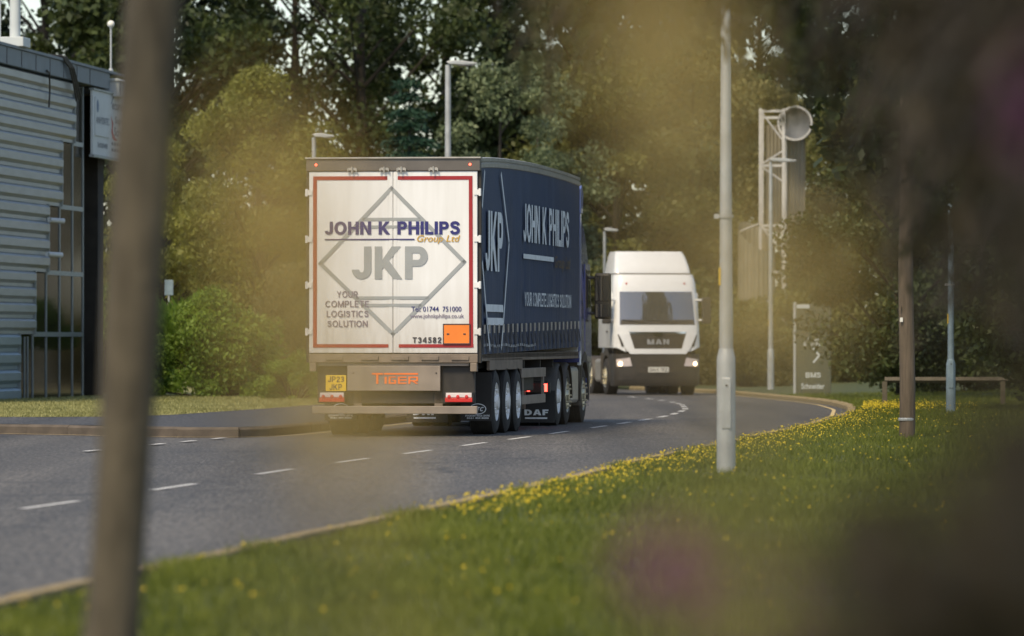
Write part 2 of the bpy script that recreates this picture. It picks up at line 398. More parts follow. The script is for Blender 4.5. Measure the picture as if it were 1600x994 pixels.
def text_geo(s, bold=0., shear=0., spacing=1.):
    cu = bpy.data.curves.new('t', 'FONT'); cu.body = s; cu.size = 1; cu.offset = bold; cu.shear = shear; cu.space_character = spacing
    cu.resolution_u = 3
    o = bpy.data.objects.new('t', cu); COL.objects.link(o)
    dg = bpy.context.evaluated_depsgraph_get()
    me = bpy.data.meshes.new_from_object(o.evaluated_get(dg))
    V = np.array([v.co[:] for v in me.vertices]); F = [tuple(p.vertices) for p in me.polygons]
    bpy.data.objects.remove(o); bpy.data.curves.remove(cu); bpy.data.meshes.remove(me)
    V = V[:, :2]; V -= V.min(0); V /= V.max(0)
    return V, F
def lettering(s, m, parent, place, x0, x1, z0, z1, bold=.02, shear=0., name='lettering', spacing=1., label=None):
    """text s filling the box x0..x1, z0..z1 of a plane; place(u, v) -> local point"""
    V, F = text_geo(s, bold, shear, spacing); asp = (x1-x0)/(z1-z0)
    R_ = sorted((min(V[i][0] for i in f), max(V[i][0] for i in f), f) for f in F)
    groups = []; hi = -9
    for a, b_, f in R_:
        if a-hi > .32/len(s): groups.append([])
        groups[-1].append(f); hi = max(hi, b_)
    for gset in groups:                     # one object for each word
        used = sorted({i for f in gset for i in f}); ix = {k: n for n, k in enumerate(used)}
        b = MB(); b.add([place(x0+(x1-x0)*V[i][0], z0+(z1-z0)*V[i][1]) for i in used], [tuple(ix[i] for i in f) for f in gset])
        o = b.build(name, m, parent, label=label)
    return o
def poly_print(polys, m, parent, place, name, label=None):
    b = MB()
    for p in polys: b.add([place(*q) for q in p], [tuple(range(len(p)))])
    return b.build(name, m, parent, label=label)

def smooth(a, b, t): t = np.clip((np.asarray(t, float)-a)/(b-a), 0, 1); return t*t*(3-2*t)

# ------------------------------------------------------------------ ground: the road's line through the place
CL = np.array([(-18.5,-70),(-10.0,0),(-7.0,25),(-5.2,40),(-3.97,49.7),(-3.25,55.7),(-2.54,62.1),(-1.86,67.6),(-1.18,72.5),(-.48,78.2),(.14,82.7),
               (1.47,93.4),(2.4,101.4),(3.0,107.2),(3.55,115.9),(3.8,127.2),(3.75,136),(3.45,145),(2.9,152.5),(2.0,160.5),(.6,168.5),(-1.5,176.5),(-5,185),(-11,195),(-22,207)])
def arc(P):
    d = np.r_[0, np.cumsum(np.hypot(*np.diff(P, axis=0).T))]; return d
def resample(P, step):
    d = arc(P); t = np.arange(0, d[-1], step)
    Q = np.c_[np.interp(t, d, P[:, 0]), np.interp(t, d, P[:, 1])]
    for _ in range(6): Q[1:-1] = (Q[:-2]+2*Q[1:-1]+Q[2:])/4
    return Q
CLs = resample(CL, 1.0)
def normals(P):
    t = np.gradient(P, axis=0); t /= np.hypot(*t.T)[:, None]; return np.c_[t[:, 1], -t[:, 0]]    # to the right
CN = normals(CLs)
def gz(y): return -.09*smooth(112, 152, y)
HW_R = np.interp(CLs[:, 1], [0, 55, 90, 110, 145, 160], [3.7, 3.7, 3.5, 3.3, 3.3, 3.7])
RE = CLs+CN*HW_R[:, None]                    # right edge of carriageway
LE = CLs-CN*3.95
def edge_x(y): return np.interp(y, RE[:, 1][:200], RE[:, 0][:200])
# left kerb: along the main road to the corner, then off to the left as the far kerb of the side road
li = [i for i in range(len(LE)) if 84.5 < LE[i, 1] < 178]
corner = np.array([(-60,97),(-30,92.5),(-14,89.5),(-7.9,87.3),(-6.5,86.0),(-5.5,84.6),(-4.75,83.7),(-4.2,83.5),(-3.85,83.9)])
LK = resample(np.vstack([corner, LE[li]]), .5)
LKN = -normals(LK)                           # away from the road

def strip(P, N, offs, zf):
    vs = []; fs = []; n = len(offs)
    for p, q in zip(P, N):
        for o in offs:
            x, y = p+q*o; vs.append((x, y, zf(x, y, o)))
    for i in range(len(P)-1):
        for k in range(n-1): a = i*n+k; fs.append((a, a+n, a+n+1, a+1))
    return MB().add(vs, fs)

# base ground sheet to the horizon
g = MB(); ys = [-300, 0, 60, 112, 122, 132, 142, 152, 200, 3000]; xs = [-3000, -60, 0, 60, 3000]
g.add([(x, y, float(gz(y))-.06) for y in ys for x in xs], [(j*5+i, j*5+i+1, j*5+i+6, j*5+i+5) for j in range(len(ys)-1) for i in range(4)])
tag(g.build('ground', 'grass_soil'), 'grassy ground stretching away behind the trees', None, kind='structure')
# carriageway incl. the mouth of the side road
rm = MB(); vs_ = []; fs_ = []
for i in range(len(CLs)):
    for k in range(9):
        u = k/8
        lx = LE[i]-CN[i]*.0
        x, y = lx*(1-u)+(RE[i]+CN[i]*.05)*u
        vs_.append((x, y, float(gz(y))+.012*math.sin(u*math.pi)))
for i in range(len(CLs)-1):
    for k in range(8): a = i*9+k; fs_.append((a, a+9, a+10, a+1))
rm.add(vs_, fs_)
road = tag(rm.build('road', 'asphalt', smooth=True), 'grey asphalt road sweeping past the truck round a bend', None, kind='structure')
sr = MB(); sp = [(-60,-70),(-19,-70)]
k = [(float(p[0])+.03, float(p[1])) for p in LE if -69 < p[1] < 86]
poly = [(-60, -70)]+k[:]+[(-3.9,84.6),(-4.2,84.2),(-4.75,84.3),(-5.5,85.2),(-6.5,86.6),(-7.9,87.9),(-14,90.1),(-30,93.1),(-60,97.6)]
sr.add([(x, y, -.004) for x, y in poly], [tuple(range(len(poly)))])
tag(sr.build('side_road', 'asphalt'), 'grey asphalt side road opening beside the corrugated building', None, kind='structure')

# painted marks: parts of the road
def mark(P, N, s0, s1, off, width, m, name, parent, lift=.017, n=8):
    d = arc(P); vs = []; fs = []
    for j in range(n+1):
        t = s0+(s1-s0)*j/n
        p = np.array([np.interp(t, d, P[:, 0]), np.interp(t, d, P[:, 1])]); q = np.array([np.interp(t, d, N[:, 0]), np.interp(t, d, N[:, 1])])
        for e in (-.5, .5):
            x, y = p+q*(off+e*width*(1+.05*math.sin(7*t+3*e))); vs.append((x, y, float(gz(y))+lift))
    for j in range(n): fs.append((2*j, 2*j+1, 2*j+3, 2*j+2))
    return MB().add(vs, fs).build(name, m, parent)
dC = arc(CLs)
def s_at(y): return float(np.interp(y, CLs[:, 1], dC))
for y in (31.4, 37.3, 43.2, 49.6, 55.6, 61.9, 67.5, 72.6, 78.0, 82.7, 87.6, 93.2):
    mark(CLs, CN, s_at(y)-1.35, s_at(y)+1.0, 0, .09, 'paint_white', 'lane_dash', road)
for y in (97.3, 101.3, 105.3, 109.2, 113.2, 117.2, 121.3, 125.3, 129.3, 133.3, 139, 144, 149):
    mark(CLs, CN, s_at(y)-1.1, s_at(y)+1.0, 0, .12, 'paint_white', 'lane_dash', road)
for i in range(5):                           # short dashes over the mouth of the side road
    y = 81.8-2.25*i
    mark(CLs, CN, s_at(y)-.45, s_at(y)+.45, -4.3, .1, 'paint_white', 'edge_dash', road)
mark(RE, normals(RE), float(np.interp(60, RE[:, 1], arc(RE))), float(np.interp(168, RE[:, 1], arc(RE))), -.28, .075, 'paint_yellow', 'edge_line', road, .012, 110)
dL = arc(LK); LKr = -LKN
s60 = float(np.interp(-9.5, LK[:, 0], dL))
mark(LK, LKN, s60, s60+40, -.3, .075, 'paint_yellow', 'edge_line', road, .012, 90)

# kerbs of single stones
def kerb(P, N, s0, s1, m, name, label, h=.15):
    root = tag(bpy.data.objects.new(name, None), label, None, kind='structure'); COL.objects.link(root)
    bm = MB().prism([(-.0, -.1), (.15, -.1), (.15, h), (.035, h), (0, h-.035)], 'y', -.452, .452)
    me = bm.mesh('kerb_stone', m); d = arc(P); t = s0
    while t < s1:
        p = np.array([np.interp(t, d, P[:, 0]), np.interp(t, d, P[:, 1])]); q = np.array([np.interp(t, d, N[:, 0]), np.interp(t, d, N[:, 1])])
        o = link_mesh('kerb_stone', me, root)
        o.location = (p[0], p[1], float(gz(p[1]))+random.uniform(-.006, .004))
        o.rotation_euler = (random.uniform(-.004, .004), 0, math.atan2(q[1], q[0])+random.uniform(-.008, .008))
        t += .915
    return root
KH = .15
kerb(LK, LKN, float(np.interp(-12, LK[:, 0], dL)), float(np.interp(-12, LK[:, 0], dL))+60, 'kerb_concrete', 'kerb_left', 'dark weathered kerb along the footpath beside the building')
dR = arc(RE)
kerb(RE, normals(RE), float(np.interp(24, RE[:, 1], dR)), float(np.interp(172, RE[:, 1], dR)), 'kerb_worn', 'kerb_right', 'tan worn kerb along the flowery verge', .11)

# footpath and lawn on the left, verge on the right
path_inner = [LE[i]-CN[i]*float(np.interp(LE[i, 1], [92, 110, 130], [3.35, 2.9, 2.4])) for i in range(len(LE)) if 93.5 < LE[i, 1] < 178]
path_inner = [np.array(p) for p in ((-60., 100.6), (-30., 96.4), (-14., 93.3), (-9.5, 92.3), (-7.6, 92.2), (-6.6, 92.6))]+path_inner
outer = [LK[i]+LKN[i]*.14 for i in range(0, len(LK)) if LK[i, 0] > -59.5 and (LK[i, 1] < 176)]
fp = MB(); ring_ = [(p[0], p[1], .15+float(gz(p[1]))) for p in outer]+[(p[0], p[1], .186+float(gz(p[1]))) for p in path_inner[::-1]]
fp.add(ring_, [tuple(range(len(ring_)))])
tag(fp.build('footpath', 'path_asphalt'), 'dark asphalt footpath between kerb and dry lawn', None, kind='structure')
lw = path_inner+[np.array((-60., 230.))]
LN = MB(); LN.add([(p[0], p[1], .19+float(gz(p[1]))) for p in lw], [tuple(range(len(lw)))])
tag(LN.build('lawn', 'dry_lawn', smooth=True), 'mown dry yellow lawn in front of the building and bushes', None, kind='structure')
iR = [i for i in range(len(RE)) if -20 < RE[i, 1] < 180]
def verge_z(x, y, o): return float(gz(y))+.065+.28*float(smooth(.5, 14, o))*float(smooth(20, 60, y))+.02*math.sin(x*1.3+y*.7)*min(1, max(0, o-.2))
RN = normals(RE)
VG = strip(RE[iR], RN[iR], [.14, .5, 1, 1.6, 2.4, 3.4, 5, 7, 10, 15, 25, 45], verge_z)
tag(VG.build('verge', 'grass_soil', smooth=True), 'sloping green roadside verge dotted with yellow flowers', None, kind='structure')
def verge_h(x, y):
    i = int(np.argmin((RE[:, 0]-x)**2+(RE[:, 1]-y)**2)); o = float((np.array([x, y])-RE[i]) @ RN[i])
    return verge_z(x, y, o)

# ------------------------------------------------------------------ wheels
def wheel(parent, x, y, r=.5, wd=.36, rim='rim_white', side=1, dish=.1, studs=True):
    c = (x, y, r); s = side
    b = MB().lathe([(-s*wd/2, r*.56), (-s*wd/2, r*.86), (-s*wd*.42, r*.97), (-s*wd*.2, r), (s*wd*.2, r), (s*wd*.42, r*.97), (s*wd/2, r*.86), (s*wd/2, r*.6), (s*(wd/2-.05), r*.57)], c, 'x', 36)
    for q in (-.12, 0, .12):   # tread grooves as proud ribs
        b.lathe([(q*wd/.36-.035, r*.995), (q*wd/.36-.03, r*1.006), (q*wd/.36+.03, r*1.006), (q*wd/.36+.035, r*.995)], c, 'x', 36)
    o = b.build('wheel', 'tyre', parent, smooth=True)
    b = MB().lathe([(s*(wd/2-.02), r*.61), (s*(wd/2-.0), r*.57), (s*(wd/2-.05), r*.52), (s*(wd/2-dish), r*.46), (s*(wd/2-dish), r*.3), (s*(wd/2-.01), r*.24), (s*(wd/2+.03), r*.2), (s*(wd/2+.03), .001)], c, 'x', 30)
    b.lathe([(-s*(wd/2-.05), r*.57), (-s*(wd/2-.08), r*.4), (-s*(wd/2-.08), .02)], c, 'x', 20)
    if studs:
        for k in range(10):
            t = k*math.pi/5; b.lathe([(s*(wd/2-dish), .018), (s*(wd/2-dish+.05), .018), (s*(wd/2-dish+.05), .001)], (c[0], c[1]+r*.37*math.cos(t), c[2]+r*.37*math.sin(t)), 'x', 6)
    b.build('rim', rim, o, smooth=True)
    return o
def flap(parent, x0, x1, y, z0, z1):
    return MB().box(x0, x1, y-.006, y+.006, z0, z1).build('mudflap', 'rubber_flap', parent)

# ------------------------------------------------------------------ curtain-sided trailer
TH = R(7)
TO = Vector((-1.755, 84.15, 0))
trailer = thing('semi_trailer', 'navy curtain-sided trailer with white lettered rear doors on the road', 'trailer', TO, -TH)
L_T, HWT = 13.6, 1.275
def roof_z(t): return float(np.interp(t, [0, 1, 2.4, 4, 5.8, 7.5, 9.3, 11.5, 13.6], [4.13, 4.17, 4.205, 4.235, 4.255, 4.265, 4.265, 4.255, 4.225]))
rp = lambda d: (lambda u, v: (u, -d, v))                # rear plane
sp_ = lambda d: (lambda u, v: (HWT+d, u, v))            # right side plane
# bed, front wall, roof
MB().box(-1.25, 1.25, .06, L_T, 1.12, 1.24).build('deck', 'steel_dusty', trailer, bevel=.01)
MB().box(-1.24, 1.24, L_T-.07, L_T, 1.24, 4.12).build('front_wall', 'white_panel', trailer)
b = MB(); n = 18; vs_ = []
for i in range(n+1):
    t = L_T*i/n; z = roof_z(t)
    vs_ += [(-HWT+.02, t, z-.03), (-.6, t, z), (.6, t, z), (HWT-.02, t, z-.03)]
b.add(vs_, [(4*i+k, 4*i+k+1, 4*i+k+5, 4*i+k+4) for i in range(n) for k in range(3)])
b.build('roof', 'alu', trailer, smooth=True)
for s in (-1, 1):                                       # curved cant rail with a groove
    b = MB(); vs_ = []
    prof = [(0, 0), (.035, -.01), (.035, -.055), (.015, -.065), (.015, -.08), (.04, -.09), (.04, -.15), (0, -.17)]
    for i in range(n+1):
        t = L_T*i/n; z = roof_z(t)
        vs_ += [(s*(HWT-.03+a), t, z+c) for a, c in prof]
    b.add(vs_, [(8*i+k, 8*i+(k+1) % 8, 8*i+8+(k+1) % 8, 8*i+8+k) for i in range(n) for k in range(8)]+[tuple(range(8)), tuple(range(8*n, 8*n+8))])
    b.build('cant_rail', 'alu', trailer)
# curtains
for s in (-1, 1):
    b = MB(); nu, nv = 150, 10; vs_ = []
    for j in range(nv+1):
        for i in range(nu+1):
            t = .1+(L_T-.15)*i/nu; v = j/nv; z0 = 1.22+.1*t/L_T; z1 = roof_z(t)-.12
            z = z0+(z1-z0)*v
            rip = .016*math.sin(t*5.5+.6*math.sin(t*2.1))*math.sin(math.pi*v)**.5*(.5+.5*math.sin(t*1.3+v*2))+.007*math.sin(t*23+v*2)*(1-v)+.012*math.sin(math.pi*v)
            vs_.append((s*(HWT-.005+rip), t, z))
    b.add(vs_, [(j*(nu+1)+i, j*(nu+1)+i+1, (j+1)*(nu+1)+i+1, (j+1)*(nu+1)+i) for j in range(nv) for i in range(nu)])
    b.build('curtain', 'curtain', trailer, smooth=True)
sp2 = sp_(.036)
block('JKP', 'curtain_print', trailer, sp2, .5, 2.6, 2.47, 3.37, .2, axis=0, sgn=1, label='pale grey JKP lettering on the navy curtain')
block('JOHN K PHILIPS', 'curtain_print', trailer, sp2, 5.2, 11.6, 2.98, 3.58, .2, axis=0, sgn=1, space=.6, label='pale grey JOHN K PHILIPS lettering on the navy curtain')
lettering('Group Ltd', 'curtain_gold', trailer, sp2, 9.5, 11.8, 2.56, 2.82, .01, .2, label='dull gold Group Ltd lettering on the navy curtain')
block('YOUR COMPLETE LOGISTICS SOLUTION', 'curtain_print', trailer, sp2, 5.35, 11.9, 1.97, 2.19, .17, axis=0, sgn=1, space=.55, label='pale grey slogan on the navy curtain')
poly_print([[(5.2, 2.715), (9.35, 2.715), (9.35, 2.79), (5.2, 2.79)]], 'curtain_print', trailer, sp2, 'print_line')
def seg(p, q, w_, hz=False):
    p = np.array(p); q = np.array(q); d = (q-p)/np.hypot(*(q-p)); nn = np.array([-d[1], d[0]])*w_/2
    if hz: nn = np.array([w_/2, 0])
    return [tuple(p+nn), tuple(p-nn), tuple(q-nn), tuple(q+nn)]
for P_, Q_ in (((2.38, 3.97), (3.37, 2.93)), ((3.37, 2.93), (2.62, 1.63)), ((2.62, 1.63), (2.4, 1.3)), ((.42, 3.95), (.12, 3.4)), ((.12, 2.6), (.85, 1.5)), ((.85, 1.5), (1.05, 1.28))):
    poly_print([seg(P_, Q_, .085)], 'curtain_print', trailer, sp2, 'emblem_side')
for z in (1.86, 1.66):
    poly_print([[(.65, z), (2.65, z), (2.6, z+.11), (.6, z+.11)]], 'curtain_print', trailer, sp2, 'emblem_bar')
b = MB()                                                # pale hem stripe low on the curtain
for i in range(20): t0 = .3+i*.33; b.add([(HWT+.03, t0, 1.335+.012*math.sin(i)), (HWT+.03, t0+.33, 1.335+.012*math.sin(i+1)), (HWT+.03, t0+.33, 1.375+.012*math.sin(i+1)), (HWT+.03, t0, 1.375+.012*math.sin(i))], [(0, 1, 2, 3)])
b.build('hem_stripe', 'hem_pale', trailer)
for i in range(23):                                     # curtain straps with buckles
    t = .35+i*.575; zb = 1.2+.1*t/L_T; sw = random.uniform(-.08, .16)
    b = MB().prism([(t-.022, zb+.46), (t+.022, zb+.46), (t+.022, zb+.02), (t-.022, zb+.02)], 'x', HWT+.012, HWT+.034)
    b.tube([(HWT+.045, t+.02, zb+.30), (HWT+.05, t+.1+sw*.3, zb+.2), (HWT+.05, t+.16+sw, zb+.13), (HWT+.045, t+.22+sw, zb+.12)], .008, 5)
    st = b.build('strap', 'strap', trailer)
    MB().box(HWT+.034, HWT+.052, t-.03, t+.03, zb+.33, zb+.46).build('buckle', 'buckle', st)
# rear frame: header and posts
MB().box(-1.3, 1.3, -.05, .12, 3.935, 4.12).build('header', 'header_metal', trailer, bevel=.012)
MB().box(-1.31, 1.31, -.075, .14, 4.12, 4.142).build('header_lip', 'alu', trailer)
for s in (-1, 1): MB().box(s*1.275-.03, s*1.275+.03, .02, .12, 1.1, 3.935).build('corner_post', 'chassis_black', trailer)
for s in (-1, 1): MB().lathe([(0, .018), (-.012, .016), (-.014, .001)], (s*1.15, -.05, 4.03), 'y', 10).build('marker_lamp', 'lamp_marker_on', trailer)
for x in (-.605, -.125, .13, .61):
    b = MB().box(x-.055, x+.055, -.075, -.05, 3.945, 3.985); b.tube([(x, -.085, 3.9), (x, -.085, 4.0)], .014, 8); b.box(x-.07, x-.055, -.09, -.05, 3.93, 3.975); b.box(x+.055, x+.07, -.09, -.05, 3.93, 3.975)
    b.build('lock_cam', 'alu', trailer)
# doors
for s in (-1, 1):
    x0, x1 = (-1.255, -.0025) if s < 0 else (.0025, 1.255)
    d = MB().box(x0, x1, -.03, .015, 1.245, 3.93).build('door', 'white_panel', trailer, bevel=.005)
    xi = s*.012                                          # seal strips beside the split
    MB().box(min(xi, xi+s*.045), max(xi, xi+s*.045), -.036, -.03, 1.25, 3.925).build('seal', 'white_panel', d)
    MB().box(min(s*.075, s*.1), max(s*.075, s*.1), -.034, -.03, 1.25, 3.925).build('seal', 'white_panel', d)
    for z in (3.62, 2.93, 2.25, 1.56):
        b = MB().box(min(s*1.21, s*1.3), max(s*1.21, s*1.3), -.046, -.03, z-.04, z+.04); b.tube([(s*1.295, -.035, z-.055), (s*1.295, -.035, z+.055)], .02, 8)
        b.build('hinge', 'white_panel', d)
    f = rp(.0375)
    xa, xb = sorted((s*.06, s*1.195))
    if s < 0: bars = [[(-1.195, 3.805), (-.085, 3.805), (-.085, 3.86), (-1.195, 3.86)], [(-1.195, 1.325), (-.07, 1.325), (-.07, 1.375), (-1.195, 1.375)], [(-1.195, 1.375), (-1.14, 1.375), (-1.14, 3.805), (-1.195, 3.805)]]
    else: bars = [[(.07, 3.805), (1.185, 3.805), (1.185, 3.86), (.07, 3.86)], [(.085, 1.325), (1.2, 1.325), (1.2, 1.375), (.085, 1.375)], [(1.135, 1.375), (1.195, 1.375), (1.185, 3.805), (1.13, 3.805)]]
    for p in bars: poly_print([p], 'print_red', d, f, 'reflective_band')
# print over both doors: z = 1.46-(y-529)/105.8, x = (px-610)/105.8
PX = lambda px: (px-610)/105.8
PZ = lambda py: CAM_H-(py-529)/105.8
f1, f2, f3 = rp(.0385), rp(.040), rp(.0415)
def dseg(p, q, w_): return seg((PX(p[0]), PZ(p[1])), (PX(q[0]), PZ(q[1])), w_)
T_, L_, B_, R_ = (607.5, 294), (495, 411.5), (610, 522), (722, 409)
for p, q in ((T_, L_), (L_, B_), (B_, R_), (R_, T_)):
    d = np.array(q)-np.array(p); d = d/np.hypot(*d)*2.4
    poly_print([dseg(np.array(p)-d, np.array(q)+d, .055)], 'print_grey', trailer, f1, 'emblem_side')
for y, xa, xb in ((342.5, 562, 653), (354.5, 551, 664), (465.5, 551, 667), (477, 562, 655)):
    poly_print([dseg((xa, y), (xb, y), .045)], 'print_grey', trailer, f1, 'emblem_bar')
block('JKP', 'print_grey', trailer, f2, PX(545), PX(665), PZ(436), PZ(385), .22, label='grey JKP lettering on the white doors')
block('JOHN K PHILIPS', 'print_navy', trailer, f2, PX(502), PX(715.5), PZ(366.5), PZ(346), .23, .09, .52, label='navy JOHN K PHILIPS lettering on the white doors')
poly_print([[(PX(502), PZ(375)), (PX(644), PZ(375)), (PX(644), PZ(373)), (PX(502), PZ(373))]], 'print_navy', trailer, f2, 'print_line')
lettering('Group Ltd', 'print_gold', trailer, f3, PX(648), PX(716), PZ(381), PZ(367.5), .012, .25, label='gold slanted Group Ltd lettering on the white doors')
for s_, xa, xb, y0, y1 in (('YOUR', 521, 555, 465, 455), ('COMPLETE', 503, 572, 480, 470), ('LOGISTICS', 505, 571.5, 495.5, 485.5), ('SOLUTION', 506, 570, 511, 501)):
    block(s_, 'print_mauve', trailer, f2, PX(xa), PX(xb), PZ(y0), PZ(y1), .165, .13)
lettering('Tel: 01744  751000', 'print_navy', trailer, f2, PX(639), PX(718), PZ(487), PZ(479), .01)
lettering('www.johnkphilips.co.uk', 'print_mauve', trailer, f2, PX(637), PX(722), PZ(499), PZ(490.5), .01)
block('T34582', 'print_dark', trailer, f2, PX(641), PX(686.5), PZ(536), PZ(527), .21, .16)
ob = MB().box(PX(690), PX(731), -.055, -.0435, PZ(537), PZ(507)).build('hazard_board', 'orange_board', trailer, label='plain orange hazard board at the foot of the right door')
b = MB(); x0, x1, z0, z1 = PX(689), PX(732), PZ(538), PZ(506)
for q in ((x0, x1, z0, z0+.014), (x0, x1, z1-.014, z1), (x0, x0+.014, z0+.014, z1-.014), (x1-.014, x1, z0+.014, z1-.014)): b.box(q[0], q[1], -.06, -.042, q[2], q[3])
b.build('board_frame', 'print_dark', ob)
for x in (PX(697), PX(723)): MB().box(x-.018, x+.018, -.062, -.055, PZ(523), PZ(521)).build('board_clip', 'print_dark', ob)
# sill, buffers, TIGER board, lights
MB().box(-1.26, 1.26, -.02, .16, 1.1, 1.235).build('sill', 'steel_dusty', trailer, bevel=.01)
for x in (-.88, -.35, .1, .55, 1.0): MB().box(x-.13, x+.13, -.04, -.02, 1.14, 1.2).build('sill_lug', 'steel_dusty', trailer, bevel=.005)
MB().box(-1.2, 1.12, .02, .14, 1.055, 1.1).build('cross_beam', 'steel_panel', trailer)
for s in (-1, 1): MB().box(s*1.2-.05, s*1.2+.05, -.04, .1, .97, 1.1).build('rubber_buffer', 'steel_dusty', trailer, bevel=.01)
tb = MB().box(-.69, .7, .0, .03, .685, 1.055).build('rear_board', 'steel_panel', trailer, bevel=.006, label='dusty steel board with orange TIGER lettering')
def tiger():
    x0, x1, z0, z1 = PX(576), PX(649), PZ(600), PZ(583); W = x1-x0; H = z1-z0; t = .026; P_ = []
    r = lambda a, b_, c, d_: P_.append([(a, c), (b_, c), (b_, d_), (a, d_)])
    r(x0, x0+.165, z1-t, z1); r(x0+.065, x0+.065+t*1.3, z0, z1-t)                              # T
    r(x0+.19, x0+.19+t*1.3, z0, z0+.105); r(x0+.18, x1, z1-t, z1)                                # i with the bar over the rest
    g0 = x0+.25; r(g0, g0+.115, z0+.1-t*.6+.008, z0+.108); r(g0, g0+t*1.2, z0, z0+.1); r(g0+t*1.2, g0+.115, z0, z0+t*.8); r(g0+.085, g0+.115, z0+t*.8, z0+.06); r(g0+.055, g0+.085, z0+.045, z0+.06)
    e0 = x0+.39; r(e0, e0+t*1.2, z0, z0+.108)
    for zz in (z0, z0+.045, z0+.088): r(e0+t*1.2, e0+.13, zz, zz+.02)
    q0 = x0+.545; r(q0, q0+t*1.2, z0, z0+.108); r(q0+t*1.2, x1, z0+.088, z0+.108); r(x1-t, x1, z0+.05, z0+.088); r(q0+t*1.2, x1, z0+.036, z0+.054)
    P_.append([(q0+.06, z0+.036), (q0+.095, z0+.036), (x1+.005, z0), (x1-.03, z0)])
    return P_
poly_print(tiger(), 'orange_print', tb, rp(.006), 'lettering', 'orange TIGER lettering')
for x in (-.6, .64): MB().lathe([(0, .012), (-.01, .01), (-.011, .001)], (x, 0, .95), 'y', 8).build('bolt', 'chassis_black', tb)
pl = MB().box(PX(502.5), PX(535), .02, .035, PZ(611.5), PZ(586.5)).build('number_plate', 'plate_yellow', trailer, bevel=.004)
block('JP23', 'print_dark', pl, rp(-.018), PX(506), PX(532), PZ(597.5), PZ(588.5), .17, .15)
block('JKP', 'print_dark', pl, rp(-.018), PX(508.5), PX(528.5), PZ(609.5), PZ(600.5), .17, .15)
MB().box(-1.15, 1.2, .1, .2, .5, 1.05).build('rear_frame', 'chassis_black', trailer)
for xa, xb in ((492, 534), (691, 736)):
    c = MB().box(PX(xa), PX(xb), -.01, .1, PZ(629.5), PZ(612.5)).build('tail_light', 'chassis_black', trailer, bevel=.01)
    MB().box(PX(xa)+.01, PX(xb)-.01, -.03, -.01, PZ(628.5), PZ(621.5)).build('red_lens', 'lens_red', c, bevel=.006)
    MB().box(PX(xa)+.02, PX(xb)-.02, -.026, -.01, PZ(621), PZ(614)).build('clear_lens', 'lens_clear', c, bevel=.006)
    for k_ in range(3):
        xx = PX(xa)+.07+.13*k_; MB().lathe([(0, .028), (-.012, .024), (-.014, .001)], (xx, -.026, PZ(620)), 'y', 10).build('lamp_cell', 'lens_red', c)
MB().box(-1.21, 1.25, -.02, .1, .345, .46).build('bumper_bar', 'steel_panel', trailer, bevel=.008)
for x in (-.55, .66): MB().box(x-.06, x+.06, .1, .16, .4, 1.06).build('bumper_stay', 'steel_dusty', trailer)
MB().box(.78, 1.15, .12, .16, .93, 1.04).build('rear_bracket', 'steel_dusty', trailer)
